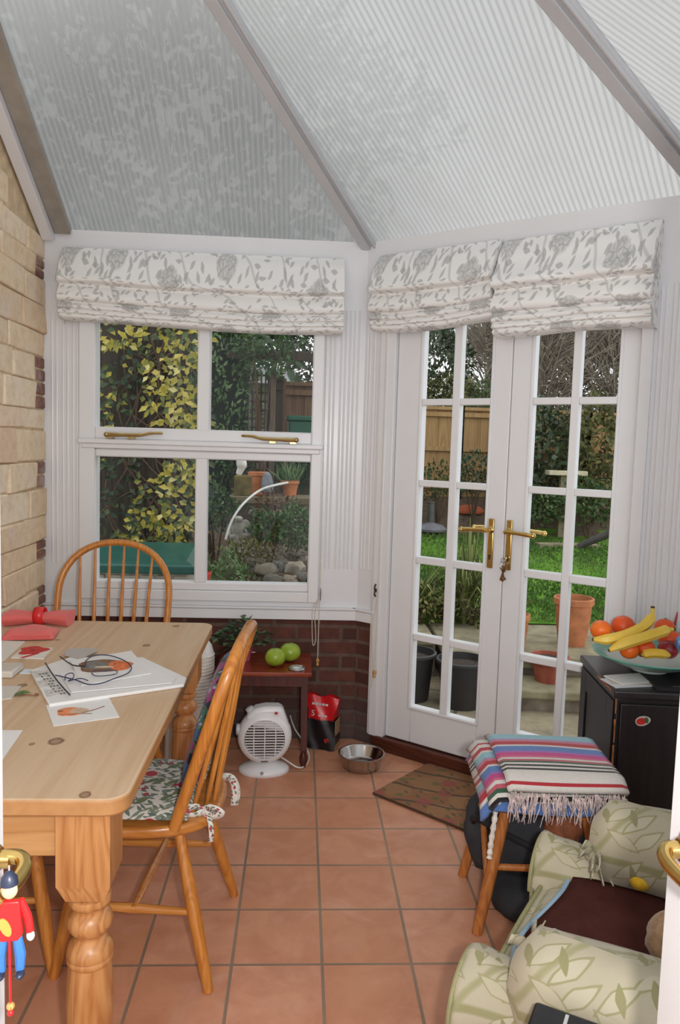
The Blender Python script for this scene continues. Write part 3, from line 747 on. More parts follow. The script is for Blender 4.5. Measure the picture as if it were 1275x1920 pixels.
# ------------------------------------------------------------------ low side table under the window
MAHOG = wood('polished_mahogany', (150, 66, 38), (106, 38, 22), 0, 8, .22, .08, bump=.02, coat=.3)
MAHOG_D = wood('dark_mahogany_leg', (84, 32, 26), (50, 18, 16), 2, 10, .3, .1, bump=.02, coat=.2)
st_ = thing('side_table', 'small low red-brown side table standing against the brick under the window', 'table', (-.148, 3.575, 0))
b = MB(); b.prism(rrect(.222, .172, .012, 3), .440, .460); b.build('tabletop', MAHOG, st_, bevel=.005)
for b_ in ((-.19, .19, -.140, -.125, .385, .44), (-.19, .19, .125, .14, .385, .44), (-.195, -.18, -.125, .125, .385, .44), (.18, .195, -.125, .125, .385, .44)): MB().box(*b_).build('apron', MAHOG_D, st_)
for sx in (-1, 1):
    for sy in (-1, 1):
        b = MB(); x, y = sx * .190, sy * .135
        b.bar((x, y, .44), (x + sx * .004, y + sy * .004, .085), .030, .030, (0, 1, 0)); b.lathe([(.010, .092), (.018, .085), (.012, .076), (.013, .068), (.019, .050), (.019, .030), (.012, .006), (.010, 0)], 14, (x + sx * .004, y + sy * .004, 0))
        b.build('leg', MAHOG_D, st_)

# ------------------------------------------------------------------ stool
ASH = wood('worn_ash_pole', (196, 126, 66), (146, 84, 40), 2, 11, .4, .09, knots=4, bump=.05)
SX, SY = .80, 2.365
so = thing('stool', 'rustic wooden stool with round pole legs under a striped folded blanket', 'stool', (SX, SY, 0), math.radians(-4))
b = MB(); b.prism(rrect(.165, .155, .03), .425, .455); b.build('seat', ASH, so, bevel=.006)
feet = {}
for sx in (-1, 1):
    for sy in (-1, 1):
        a, e = Vector((sx * .115, sy * .115, .43)), Vector((sx * .205, sy * .160, 0)); feet[sx, sy] = (a, e)
        b = MB(); b.tube([a.lerp(e, t) for t in (0, .3, .7, 1)], [.0165, .018, .0185, .0165], 14); b.build('leg', ASH, so)
at = lambda sx, sy, t: feet[sx, sy][0].lerp(feet[sx, sy][1], t)
for p, q_ in ((at(-1, -1, .52), at(1, -1, .52)), (at(-1, 1, .34), at(1, 1, .34)), (at(-1, -1, .66), at(-1, 1, .40)), (at(1, -1, .66), at(1, 1, .40))):
    b = MB(); b.tube([p.lerp(q_, t) for t in (0, .5, 1)], [.010, .0115, .010], 10); b.build('stretcher', ASH, so)

# folded striped blanket
def serape():
    t = NT('striped_serape_weave'); uv = t.uv(); s = t.n('SeparateXYZ', {0: uv})
    R_, W_, B_, T_, P_, K_, G_, L_ = srgb(186, 52, 62), srgb(224, 218, 212), srgb(96, 132, 196), srgb(150, 196, 208), srgb(206, 70, 140), srgb(44, 42, 44), srgb(64, 96, 76), srgb(172, 150, 190)
    seq = [W_, R_, W_, W_, W_, W_, K_, W_, K_, W_, G_, srgb(196, 96, 110), W_, srgb(214, 108, 140), P_, P_, srgb(170, 110, 190), B_, B_, B_, W_, R_, R_, srgb(214, 120, 140), L_, T_, T_, T_, W_, srgb(196, 70, 80), R_, W_]
    n = len(seq); col = t.ramp(t.math('FRACT', t.math('MULTIPLY', s.outputs[1], 1 / .34)), [(i / n, c) for i, c in enumerate(seq)], 'CONSTANT')
    w_ = t.n('TexWave', {'Vector': uv, 'Scale': 90.0}); col = t.mix(.22, col, w_.outputs[0], 'MULTIPLY')
    return t.pbr(col, .9, 0, t.bump(t.math('ADD', w_.outputs[1], t.noise(uv, 40)), .4, .004), .15, sheen=.2)
SER = serape()
bl = thing('striped_blanket', 'multicoloured striped woven blanket folded on the rustic stool', 'blanket', (SX, SY, .456), math.radians(-4))
def cloth(w, l, z0, dx, dy, droop_f, droop_l, rot, amp, seed):
    rg_ = random.Random(seed); p1, p2 = rg_.uniform(0, 6), rg_.uniform(0, 6)
    def fn(a, b):
        x, y = (a - .5) * w, (b - .5) * l
        z_ = z0 + amp * (math.sin(a * 5 + p1) * math.sin(b * 4 + p2))
        ox = max(0, abs(x) - .165); oy = max(0, -y - .155)
        if x < 0: k = ox * droop_l; z_ -= k; x += k * .45
        else: z_ -= ox * .35
        z_ -= oy * droop_f; y += oy * droop_f * .35
        z_ -= max(0, y - .155) * .4
        c, s = math.cos(rot), math.sin(rot); return (x * c - y * s + dx, x * s + y * c + dy, z_)
    return fn
for i, (w_, l_, z0, dx, dy, df, dl, r_, nm) in enumerate(((.42, .42, .010, -.02, -.01, .9, .85, -.03, 'lower_fold'), (.41, .41, .034, -.005, -.005, .7, .8, .03, 'middle_fold'), (.36, .42, .060, .035, -.012, .45, .5, .0, 'upper_fold'))):
    b = MB(); fn = cloth(w_, l_, z0, dx, dy, df, dl, r_, .004, i)
    b.grid(fn, 22, 22, su=w_, sv=l_ * .82); b.uv = {k: [(u_, v_ + (.19, .09, 0)[i]) for u_, v_ in q] for k, q in b.uv.items()}; o = b.build(nm, SER, bl, solid=.020, smooth=60); o.modifiers['solid'].offset = -1 if i == 0 else 0
    rl = MB(); rl.tube([Vector(fn(0, k / 12)) for k in range(13)], .010, 8); 
FR = paint('cream_and_pink_fringe', (204, 186, 184), .9, var=.5, scale=60)
fg = MB(); rf_ = random.Random(4)
fnl = cloth(.36, .42, .052, .035, -.012, .45, .5, 0, .004, 2)
for i in range(150):
    a = rf_.random(); p = Vector(fnl(a, .0)) + Vector((0, 0, rf_.uniform(-.012, .004)))
    d = Vector((rf_.uniform(-.02, .02), rf_.uniform(-.02, .004), -rf_.uniform(.03, .09)))
    fg.tube([p, p + d * .5 + Vector((rf_.uniform(-.006, .006), 0, 0)), p + d], [.0020, .0017, .0009], 4)
fg.build('fringe', FR, bl)
tsl = MB(); p0 = Vector((-.165, -.165, -.03)); pts = smoothpath([p0, p0 + Vector((-.006, -.012, -.05)), p0 + Vector((-.012, -.008, -.12)), p0 + Vector((-.016, -.012, -.17))], 8)
tsl.ball(p0 + Vector((0, -.006, .002)), (.020, .018, .022)); tsl.tube(pts, [.008 + .002 * math.sin(i * 1.9) for i in range(len(pts))], 8); tsl.build('tassel', paint('white_tassel_yarn', (222, 216, 208), .95, var=.15, scale=80, bump=.5), bl)

# ------------------------------------------------------------------ black cabinet
BLK = wood('black_stained_oak', (34, 26, 26), (18, 13, 14), 2, 7, .42, .1, bump=.06)
def worn():
    t = NT('black_top_worn'); o = t.obj(); n = t.noise(o, 18, 5, .7)
    col = t.ramp(n, [(.3, srgb(26, 23, 25)), (.7, srgb(46, 41, 43))]); return t.pbr(col, .34, 0, t.bump(n, .1, .002), .5)
CA, CB = .37, .44; CR = math.radians(-6); cabc = Vector((1.096, 2.478, 0))
cb = thing('cabinet', 'black stained wooden cabinet with worn edges beside the French doors', 'cabinet', tuple(cabc), CR)
b = MB(); b.box(.0, CA, .0, CB, .04, .672); b.build('body', BLK, cb, bevel=.004)
b = MB(); b.box(-.012, CA + .0, -.014, CB, .672, .70); b.build('top', worn(), cb, bevel=.006, bseg=3)
b = MB(); b.box(-.008, CA, -.010, CB, 0, .05); b.build('plinth', BLK, cb, bevel=.004)
WORNL = paint('bare_worn_wood', (150, 92, 50), .6, var=.35, scale=30)
b = MB(); b.box(.012, CA - .012, -.014, 0, .07, .655); b.build('door', BLK, cb, bevel=.003)
b = MB()
for x0, x1, y0_, y1_, z0, z1 in ((-.006, 0, .02, .09, .07, .655), (-.006, 0, CB - .08, CB - .01, .07, .655), (-.006, 0, .09, CB - .08, .58, .655), (-.006, 0, .09, CB - .08, .07, .14)): b.box(x0, x1, y0_, y1_, z0, z1)
b.build('side_frame', BLK, cb, bevel=.002)
rw = random.Random(9); b = MB()
zz = .67
while zz > .30:
    L = rw.uniform(.02, .09); b.tube([(-.001, -.001, zz), (-.001 + rw.uniform(-.001, .002), -.0005, zz - L)], rw.uniform(.002, .004), 6); zz -= L + rw.uniform(.0, .025)
for a_ in (0.02, .07, .13): b.tube([(-.0125, a_, .690), (-.0125, a_ + .05, .692)], rw.uniform(.003, .0055), 6)
b.build('bare_edge', WORNL, cb)
b = MB(); q = [(.026 * math.cos(a_) * (1 + .12 * math.cos(a_)), .017 * math.sin(a_)) for a_ in [2 * PI * i / 20 for i in range(20)]]
M_ = Matrix.Translation((.085, -.0155, .600)) @ Matrix.Rotation(PI / 2, 4, 'X') @ Matrix.Rotation(.25, 4, 'Z')
b.prism(q, 0, .0012, M_); stk = b.build('sticker', paint('white_sticker', (206, 196, 190), .4), cb)
b = MB(); b.prism([(x * .72 - .003, y * .68) for x, y in q], .0012, .0020, M_); b.build('print', paint('red_sticker_print', (206, 44, 40), .4, var=.3, scale=90), stk)
b = MB(); b.prism([(x * .25 + .014, y * .6) for x, y in q], .0014, .0023, M_); b.build('print', paint('green_sticker_print', (60, 110, 60), .4), stk)
# ------------------------------------------------------------------ slip-covered armchair
SOFA = motif('vine_print_slipcover', (186, 177, 154), [
    dict(t='vine', a=.35, s=1.3, d=9, ds=.8, r=.975, c=(150, 146, 108)), dict(t='vine', a=1.2, s=1.1, d=11, ds=.9, r=.98, c=(156, 152, 116)),
    dict(t='leaf', a=.75, s=8.0, asp=2.9, r=.42, c=(150, 146, 106), drop=.6, rand=.7, op=.85),
    dict(t='leaf', a=.75, s=8.0, asp=2.9, r=.33, c=(188, 181, 158), drop=.6, rand=.7),
    dict(t='leaf', a=-.45, s=8.6, asp=2.9, r=.41, c=(156, 151, 114), drop=.62, o=(.3, .2, 0), rand=.7, op=.85),
    dict(t='leaf', a=-.45, s=8.6, asp=2.9, r=.33, c=(186, 178, 154), drop=.62, o=(.3, .2, 0), rand=.7),
    dict(t='leaf', a=1.9, s=11, asp=2.8, r=.30, c=(146, 142, 104), drop=.74, o=(.6, .1, 0)),
    dict(t='ring', s=6.0, r=.19, w=.035, c=(158, 154, 136), drop=.76, a=0, o=(.2, .6, 0)),
    dict(t='ring', s=6.0, r=.09, w=.03, c=(158, 154, 136), drop=.76, a=0, o=(.2, .6, 0)),
], weave=.25, tint=(174, 166, 144))
PIPE = paint('sage_piping', (150, 146, 106), .85, var=.1, scale=60)
AR = math.radians(57); AC = Vector((.838, 1.585, 0))
ac = thing('armchair', 'small armchair in a sage leaf-print loose cover with knotted arms', 'armchair', tuple(AC), AR)
def roll(x, y0, y1, r0, r1, z_, nm, par, capf=True, sag=0.0, seed=0, mat=None, squash=1.0):
    rg_ = random.Random(seed); ph = rg_.uniform(0, 6); b = MB(); nu, nv = 26, 16
    def fn(a, q):
        t = 2 * PI * a; y = y0 + (y1 - y0) * q; r = r0 + (r1 - r0) * q
        e = 1.0
        if q < .10: e = math.sqrt(max(0, 1 - ((.10 - q) / .10) ** 2)) * .55 + .45
        w_ = 1 + .035 * math.sin(3 * t + ph + q * 5) + .03 * math.sin(7 * t + q * 9)
        return (x + math.sin(t) * r * e * w_ * squash, y, z_ + math.cos(t) * r * e * w_ - sag * q)
    b.grid(fn, nu, nv, su=2 * PI * r0, sv=abs(y1 - y0))
    for q in (0, 1):
        ring = [fn(i / nu, q) for i in range(nu)]; b.add(ring, [tuple(range(nu)) if q else tuple(range(nu))[::-1]], [(p[0], p[2]) for p in ring])
    return b.build(nm, mat or SOFA, par, smooth=70)
AW = .292
b = MB(); b.grid(lambda a, q: ((a - .5) * .50, .322 + .012 * math.sin(q * PI), .04 + .285 * q), 8, 6, su=.5, sv=.24)
b.grid(lambda a, q: ((a - .5) * .50, .322 - q * .70, .325 + .0 * q), 8, 8, su=.5, sv=.7)
for sx in (-1, 1): b.grid(lambda a, q: (sx * .25 * 1.0, .322 - a * .70, .04 + .285 * q), 6, 4, su=.7, sv=.24)
b.build('base', SOFA, ac, smooth=50)
sc = puff(.50, .62, .13); sc.v = [(x, y + .02, z_ + .235) for x, y, z_ in sc.v]; so_ = sc.build('seat_pad', SOFA, ac, smooth=70)
b = MB(); b.tube(smoothpath([(-.235, .322, .328), (0, .326, .330), (.235, .322, .328)], 6), .006, 8); b.build('piping', PIPE, so_)
for sx in (-1, 1):
    x = sx * AW
    # outer side and front of the arm, hanging to the floor
    b = MB(); nu = 30
    def fn(a, q, x=x, sx=sx):
        ang = a * PI * 1.0; fx = x + sx * -.095 + sx * .19 * a
        fr_ = .345 + .02 * math.sin(a * PI) + .008 * math.sin(a * 19) * (1 - q)
        return (fx, fr_ - .02 * q, .03 + q * (.285 + .035 * math.sin(a * PI)))
    b.grid(fn, nu, 10, su=.19, sv=.32)
    b.grid(lambda a, q: (x + sx * .095 + sx * .006 * math.sin(a * 17) * (1 - q), .335 - a * .70, .03 + q * .29), 20, 8, su=.7, sv=.29)
    b.grid(lambda a, q: (x - sx * .095, .335 - a * .70, .03 + q * .29), 10, 4, su=.7, sv=.29)
    arm = b.build('arm', SOFA, ac, smooth=60)
    roll(x, .362, .17, .100, .078, .335, 'arm_front', arm, seed=3 + sx, squash=.98)
    roll(x + sx * .01, .245 if sx < 0 else .215, -.40, .108, .125, .445 + (.018 if sx > 0 else -.022), 'arm_roll', arm, seed=8 + sx, squash=1.0)
    b = MB(); b.tube(arc((x, .352, .325), .098, -.15, PI + .15, 20, (1, 0, 0), (0, 0, 1)), .0055, 8); b.tube([(x + .098, .345, .32), (x + .098, .345, .03)], .0055, 8); b.tube([(x - .098, .345, .32), (x - .098, .345, .03)], .0055, 8); b.build('piping', PIPE, arm)
    # gathered knot where the cover is tied
    b = MB(); o = Vector((x - sx * .05, .225 if sx < 0 else .20, .435)); rk = random.Random(20 + sx)
    for k in range(14):
        a = 2 * PI * k / 14; d = Vector((math.cos(a) * .06, rk.uniform(-.05, .03), math.sin(a) * .05)); ribbon(b, [o, o + d * .6 + Vector((0, 0, .012)), o + d * 1.25], .022, (0, 1, .4))
    for g in (-1, 1): ribbon(b, [o, o + Vector((g * .04, -.02, .03)), o + Vector((g * .075, -.03, .012)), o + Vector((g * .04, -.01, -.008)), o], .018, (0, 1, .3))
    b.ball(o, (.020, .020, .016)); b.build('tie', SOFA, arm, solid=.003, smooth=60)
pz = puff(.62, .66, .16); pz.v = [(x, -.40 - (z_ - .08), .30 + y + .33 - .02) for x, y, z_ in pz.v]; pz.build('backrest', SOFA, ac, smooth=70)

# brown blanket over the seat
FLEECE = paint('chocolate_fleece', (74, 42, 38), .95, var=.18, scale=18, bump=.4, bscale=220, spec=.05)
bn = thing('brown_blanket', 'dark brown fleece blanket spread over the armchair seat', 'blanket', tuple(AC), AR)
def fn(a, q):
    x, y = (a - .5) * .47, .262 - q * .60
    z_ = .372 - .012 * max(0, (y - .20) / .06) + .004 * math.sin(a * 9 + q * 4) + .003 * math.sin(q * 15 + a * 3) + .03 * max(0, abs(a - .5) * 2 - .75)
    return (x * (1 - .10 * max(0, .5 - q)), y + .02 * math.sin(a * 5) * (1 - q), z_ + .10 * max(0, q - .85))
b = MB(); b.grid(fn, 24, 24, su=.5, sv=.62); b.build('fleece', FLEECE, bn, solid=.012, smooth=70)
b = MB(); b.tube([Vector(fn(k / 14, 0)) + Vector((0, .012, -.006)) for k in range(15)], .007, 6); b.build('satin_edge', paint('pale_blue_satin', (150, 178, 200), .4, var=.1), bn)

# soft toy and fluffy cushion on the blanket
l2w = Matrix.Translation(AC) @ Matrix.Rotation(AR, 4, 'Z')
ty = thing('soft_toy', 'small yellow, white and blue soft toy on the brown blanket', 'toy', tuple(onz(1218, 1664, .385)), AR + .9)
b = MB(); b.ball((0, .0, .036), (.040, .040, .036), 18, 12); b.build('body', paint('white_plush', (206, 206, 208), .95, var=.08, scale=60, bump=.5), ty)
b = MB(); b.ball((-.012, .042, .034), (.026, .030, .024), 14, 10); b.build('snout', paint('yellow_plush', (226, 180, 44), .95, var=.12, scale=60, bump=.5), ty)
b = MB(); b.ball((.022, -.012, .014), (.040, .034, .018), 14, 10); b.build('collar', paint('blue_plush', (40, 62, 130), .95, var=.12, scale=60, bump=.5), ty)
rp = random.Random(2)
b = MB(); b.ball((0, 0, .0), (.085, .075, .07), 24, 16, fn=lambda d: 1 + .03 * math.sin(d.x * 9) + .03 * math.sin(d.y * 11 + d.z * 7))
o = b.build('fluffy_cushion', paint('tan_teddy_fur', (172, 138, 102), .95, var=.25, scale=50, bump=.9, bscale=120, sheen=.4), None, tuple(onz(1286, 1770, .455)))
tag(o, 'tan fluffy cushion on the armchair beside the white door', 'cushion')
# black case leaning on the near arm
BKP = paint('black_nylon', (20, 20, 24), .45, var=.2, scale=30, bump=.15)
cs = thing('black_case', 'black box-shaped case with a pale mark standing beside the armchair arm', 'case', tuple(onz(1048, 1898, .50) - Vector((0, 0, .50))), math.radians(-30))
b = MB(); b.box(-.045, .16, -.10, .012, .0, .50); b.build('body', BKP, cs, bevel=.008)
b = MB(); b.box(.012, .018, -.05, .0, .5002, .5012); b.box(.012, .035, -.052, -.047, .5002, .5012); b.build('marking', paint('pale_print', (190, 190, 190), .5), cs)

# ------------------------------------------------------------------ under the stool: slumped dark bag, small brown pouch
DARK = paint('charcoal_canvas', (50, 54, 60), .85, var=.2, scale=16, bump=.4, bscale=90)
hb = thing('holdall', 'slumped charcoal holdall lying on the tiles under the stool', 'bag', (.83, 2.53, 0), math.radians(-30))
b = MB(); b.ball((0, 0, .165), (.235, .17, .165), 30, 20, fn=lambda d: (1.0 / max(abs(d.x), abs(d.y) * 1.0, abs(d.z)) ** .45) * .93 + .03 * math.sin(d.x * 7 + d.z * 5) + .02 * math.sin(d.y * 12 + d.x * 4)); b.v = [(x, y, max(0, z_)) for x, y, z_ in b.v]
b.build('body', DARK, hb, smooth=80)
b = MB(); b.tube(smoothpath([(-.16, -.13, .22), (-.13, -.20, .27), (0, -.21, .24), (.13, -.19, .20), (.16, -.13, .18)], 6), .010, 8); b.build('strap', paint('black_webbing', (26, 27, 30), .8), hb)
b = MB(); b.ball((0, 0, .04), (.11, .055, .06), 18, 12, fn=lambda d: 1 + .06 * math.sin(d.x * 8)); b.v = [(x, y, max(0, z_)) for x, y, z_ in b.v]
o = b.build('shoe_bag', DARK, None, (.715, 2.335, 0), .4); bpy.data.objects.remove(o)
b = MB(); b.ball((0, 0, .0), (.062, .05, .085), 20, 14, fn=lambda d: 1 + .07 * math.sin(d.x * 9 + d.z * 6) + .06 * math.sin(d.z * 13 + d.y * 7))
o = b.build('leather_pouch', paint('tan_crumpled_leather', (150, 92, 62), .6, var=.35, scale=22, bump=.6, bscale=40), None, (.885, 2.345, .285))
tag(o, 'crumpled tan leather pouch hanging behind the blanket fringe under the stool', 'pouch')
bu = paint('black_rubber', (26, 26, 28), .6)
b = MB(); b.ball((0, 0, .055), (.085, .12, .062), 20, 12, fn=lambda d: 1 + .05 * math.sin(d.x * 7 + d.y * 5)); b.v = [(x, y, max(0, z_)) for x, y, z_ in b.v]
o = b.build('holdall_bulge', paint('dark_bag_cloth', (40, 42, 46), .9, var=.2, scale=20, bump=.4), None, (.745, 2.315, 0), .5); tag(o, 'dark rounded bulge of the holdall on the tiles between the near stool legs', 'shoe')  # dark bulge of the holdall, added as an object of its own

# ------------------------------------------------------------------ doormat
MATP = motif('flower_print_coir', (142, 94, 58), [
    dict(t='dot', s=7, r=.42, c=(150, 106, 66), drop=.4, a=0), dict(t='vine', a=.5, s=2.0, d=6, ds=1.2, r=.965, c=(78, 62, 42)),
    dict(t='leaf', a=.8, s=13, asp=1.6, r=.30, c=(98, 96, 52), drop=.72, o=(.2, .2, 0), op=.8),
    dict(t='dot', s=9, r=.26, c=(150, 72, 66), drop=.72, a=.3, o=(.5, .1, 0), op=.8), dict(t='leaf', a=-.6, s=17, asp=2, r=.28, c=(84, 82, 46), drop=.7, o=(.1, .4, 0), op=.8)], weave=.8)
dm = thing('doormat', 'brown flower-patterned doormat lying askew in front of the French doors', 'mat', (.349, 3.160, 0), math.radians(46.6))
b = MB(); b.grid(lambda a, q: (a * .448, -q * .70, .012), 12, 18, su=.448, sv=.70)
b.grid(lambda a, q: (a * .448, 0, .012 * q), 2, 1, su=.448, sv=.012); b.grid(lambda a, q: (0, -.70 * (1 - a), .012 * q), 2, 1, su=.7, sv=.012); b.grid(lambda a, q: (.448, -.70 * a, .012 * q), 2, 1, su=.7, sv=.012)
b.build('pile', MATP, dm)
b = MB(); b.tube([(0, 0, .006), (.448, 0, .006), (.448, -.70, .006), (0, -.70, .006), (0, 0, .006)], .005, 6); b.build('border', paint('brown_binding', (74, 50, 34), .9), dm)

# ------------------------------------------------------------------ white doors either side of the camera
def nearglaze(name, x, side):
    d = MB(); y0_, y1_ = .10, .90
    xs = (x - .045, x) if side < 0 else (x, x + .045)
    d.box(xs[0], xs[1], y0_, y1_, .01, 2.0)
    return struct(d.build(name, WHITE_S, bevel=.003))
d3 = nearglaze('door_3', -.347, -1); d4 = nearglaze('door_4', .477, 1)
ROSE = wood('reddish_wood_rose', (150, 76, 36), (110, 48, 20), 2, 20, .35)
def dhandle(d, x, sg, z0=1.005, k=1.0):
    """a brass lever on a rose: the grip loops back towards the door face"""
    b = MB(); b.lathe([(.024, 0), (.024, .006), (.016, .010)], 20, (x, .842, z0), Matrix.Rotation(PI / 2 * sg, 4, 'Y')); b.build('rose', ROSE, d)
    l = MB(); y = .842
    l.tube([(x, y, z0), (x + sg * .030, y, z0)], .010, 14)
    P = [(x + sg * .002, y, z0), (x + sg * .034, y, z0 + .003), (x + sg * .047, y - .008, z0 + .001), (x + sg * .050, y - .026, z0 - .004), (x + sg * .042, y - .062, z0 - .008), (x + sg * .028, y - .082, z0 - .010), (x + sg * .006, y - .088, z0 - .010)]
    P = [(x + (p[0] - x) * k, p[1], p[2]) for p in P]
    l.tube(smoothpath(P, 6), .0085, 12, flat=1.0); l.lathe([(.013, -.004), (.016, .0), (.013, .004)], 16, (x + sg * .014, y, z0), Matrix.Rotation(PI / 2, 4, 'Y'))
    l.ball((x + sg * .006, y - .088, z0 - .010), .012); l.build('door_handle', BRASS, d)
dhandle(d3, -.347, 1, 1.022); dhandle(d4, .4775, -1, 1.034, .84)
# ------------------------------------------------------------------ things on the pine table (z = .760)
ZT = .7605
def tp(u, v, z=ZT): return onz(u, v, z)
def quad(mb, pts, z0, z1):
    n = len(pts); vs = [Vector((p[0], p[1], z0)) for p in pts] + [Vector((p[0], p[1], z1)) for p in pts]
    mb.add(vs, [tuple(range(n))[::-1], tuple(range(n, 2 * n))] + [(i, (i + 1) % n, n + (i + 1) % n, n + i) for i in range(n)]); return mb
def ccw(P):
    a = sum(P[i][0] * P[(i + 1) % len(P)][1] - P[(i + 1) % len(P)][0] * P[i][1] for i in range(len(P))); return P if a > 0 else P[::-1]
PAPER = paint('white_paper', (228, 227, 226), .7, var=.02); PAPER2 = paint('cream_card', (222, 218, 210), .6, var=.03)
def flat(name, label, cat, px, z0, th, mat, group=None):
    return tag(quad(MB(), ccw([tuple(onz(u, v, z0 + th)) for u, v in px]), z0, z0 + th).build(name, mat, smooth=0), label, cat, group)
def blob(parent, name, mat, c, pts, z, th=.0006):
    """a flat printed shape on a card: outline in metres about c"""
    b = MB(); quad(b, ccw([(c[0] + x, c[1] + y) for x, y in pts]), z, z + th); return b.build(name, mat, parent, smooth=0)
def ell(rx, ry, n=18, rot=0.0, wob=0.0):
    c, s = math.cos(rot), math.sin(rot); out = []
    for i in range(n):
        a = 2 * PI * i / n; k = 1 + wob * math.sin(3 * a + 1) + wob * .7 * math.sin(5 * a); x, y = rx * math.cos(a) * k, ry * math.sin(a) * k
        out.append((x * c - y * s, x * s + y * c))
    return out
REDP = paint('poppy_red_print', (196, 44, 44), .6, var=.25, scale=60); BROWNP = paint('brown_print', (128, 92, 66), .6, var=.3, scale=60)
ORP = paint('orange_print', (222, 120, 70), .6, var=.3, scale=50); GRP = paint('grey_print', (120, 118, 114), .6, var=.3, scale=80); DKP = paint('dark_print', (60, 56, 54), .6, var=.3, scale=80)
LINEN = motif('salmon_linen', (226, 112, 108), [], weave=.5); RINGM = paint('red_napkin_ring', (216, 44, 46), .35)
# napkin in its ring
nk = thing('napkin', 'salmon red linen napkin rolled through a red ring, by the stone wall', 'napkin', tuple(tp(75, 1170)), 0, 'red napkins on the pine table')
for sg in (-1, 1):
    b = MB()
    def fn(a, q, sg=sg):
        t = 2 * PI * q; w_ = .028 + .036 * a ** 1.2; h = .020 + .010 * a
        return (sg * (.006 + .115 * a), (w_ * math.cos(t)) * (1 + .1 * math.sin(3 * t)) - .012 * a * (sg < 0), max(.001, .026 + h * math.sin(t) * (1 + .16 * math.sin(4 * t + 5 * a))))
    b.grid(fn, 10, 20, su=.12, sv=.2); ring = [fn(1, i / 20) for i in range(20)]; b.add(ring, [tuple(range(20))], [(p[1], p[2]) for p in ring]); b.build('cloth', LINEN, nk, smooth=60)
b = MB(); b.tube([(-.019, 0, .034), (.019, 0, .034)], .033, 20, cap=False); b.build('ring', RINGM, nk, solid=.003)
fd = MB(); 
def fn(a, q): return ((a - .5) * .185 + .0, (q - .5) * .15, .004 + .005 * math.sin(a * 9) * math.sin(q * 6) + .026 * (1 - abs(2 * q - 1) ** 4) * (1 - abs(2 * a - 1) ** 6))
fd.grid(fn, 16, 12, su=.15, sv=.1)
o = fd.build('napkin', LINEN, None, tuple(tp(58, 1192)), .15, smooth=60, solid=.004); tag(o, 'salmon red linen napkin folded flat in front of the one in the ring', 'napkin', 'red napkins on the pine table')
for k in range(3):
    f_ = MB(); f_.tube([(-.075 + .012 * k, -.071 - .001 * k, .006 + .007 * k), (.080, -.073 - .001 * k, .006 + .007 * k)], .0035, 6); f_.build('fold', LINEN, o)
# coaster with a poppy
c4 = [(21, 1232), (45, 1214), (99, 1214), (82, 1234)]
o = flat('coaster', 'square white coaster printed with a red poppy', 'coaster', c4, ZT, .005, PAPER2)
cc = tp(62, 1222); blob(o, 'print', REDP, cc, ell(.046, .052, 20, 0, .14), ZT + .0052); blob(o, 'print', REDP, tp(50, 1232), [(.02, .03), (.034, .028), (.0, -.03), (-.014, -.028)], ZT + .0052)
blob(o, 'print', DKP, cc, ell(.007, .005), ZT + .006)
o = flat('picture_card', 'large white card at the left edge of the table beside the napkins', 'card', [(-30, 1200), (47, 1202), (10, 1236), (-30, 1252)], ZT, .004, PAPER2)
tb_ = thing('plastic_box', 'small clear plastic box with a white label, beside the poppy coaster', 'box', tuple(tp(8, 1262)))
b = MB(); b.box(-.045, .045, -.055, .045, 0, .022); b.build('body', paint('frosted_plastic', (204, 198, 190), .25, var=.04), tb_, bevel=.005)
b = MB(); b.box(.048, .085, -.005, .04, 0, .002); b.build('label', paint('label_paper', (216, 226, 232), .6), tb_)
o = flat('greeting_card', 'speckled grey card overhanging the left of the table near the green feather', 'card', [(-40, 1286), (40, 1286), (22, 1308), (-40, 1318)], ZT, .004, motif('speckle', (206, 200, 190), [dict(t='dot', s=120, r=.3, c=(150, 148, 140), drop=.4, a=0)]))
fe = thing('feather', 'small curled green feather lying on the bare table top', 'feather', tuple(tp(48, 1304)))
b = MB(); b.grid(lambda a, q: ((a - .5) * .055 - .008, (q - .5) * .034 * math.sin(PI * min(1, a + .15)) + .012 * a, .002 + .006 * math.sin(a * PI)), 10, 4); b.build('vane', paint('green_feather', (86, 122, 60), .6, var=.3, scale=90), fe)
b = MB(); b.tube(smoothpath([(-.01, -.002, .004), (.016, -.008, .004), (.032, -.006, .003), (.034, .004, .003), (.024, .006, .003)], 5), .0022, 6); b.build('quill', BROWNP, fe)
# newspaper
NEWS = motif('newsprint', (214, 211, 205), [dict(t='leaf', s=60, asp=.25, r=.3, c=(168, 164, 158), drop=.5, a=0)], weave=.1)
npx = [(56, 1256), (92, 1320), (345, 1283), (350, 1270), (268, 1232), (130, 1232)]
np_ = thing('newspaper', 'folded newspaper lying on the table under the papers and spectacles', 'newspaper', (0, 0, 0))
b = MB(); P = ccw([tuple(onz(u, v, ZT + .010)) for u, v in npx]); quad(b, P, ZT, ZT + .010); b.build('pages', PAPER, np_, bevel=.003)
b = MB()
for i in range(3): quad(b, ccw([tuple(onz(u, v, ZT + .012)) for u, v in ((58 + i * 12, 1258 + i * 18), (64 + i * 12, 1270 + i * 18), (96 + i * 9, 1268 + i * 16), (90 + i * 9, 1256 + i * 16))][:4]), ZT + .0102, ZT + .0108)
b.build('column', paint('newsprint_grey', (204, 202, 198), .7, var=.3, scale=120), np_, smooth=0)
b = MB()
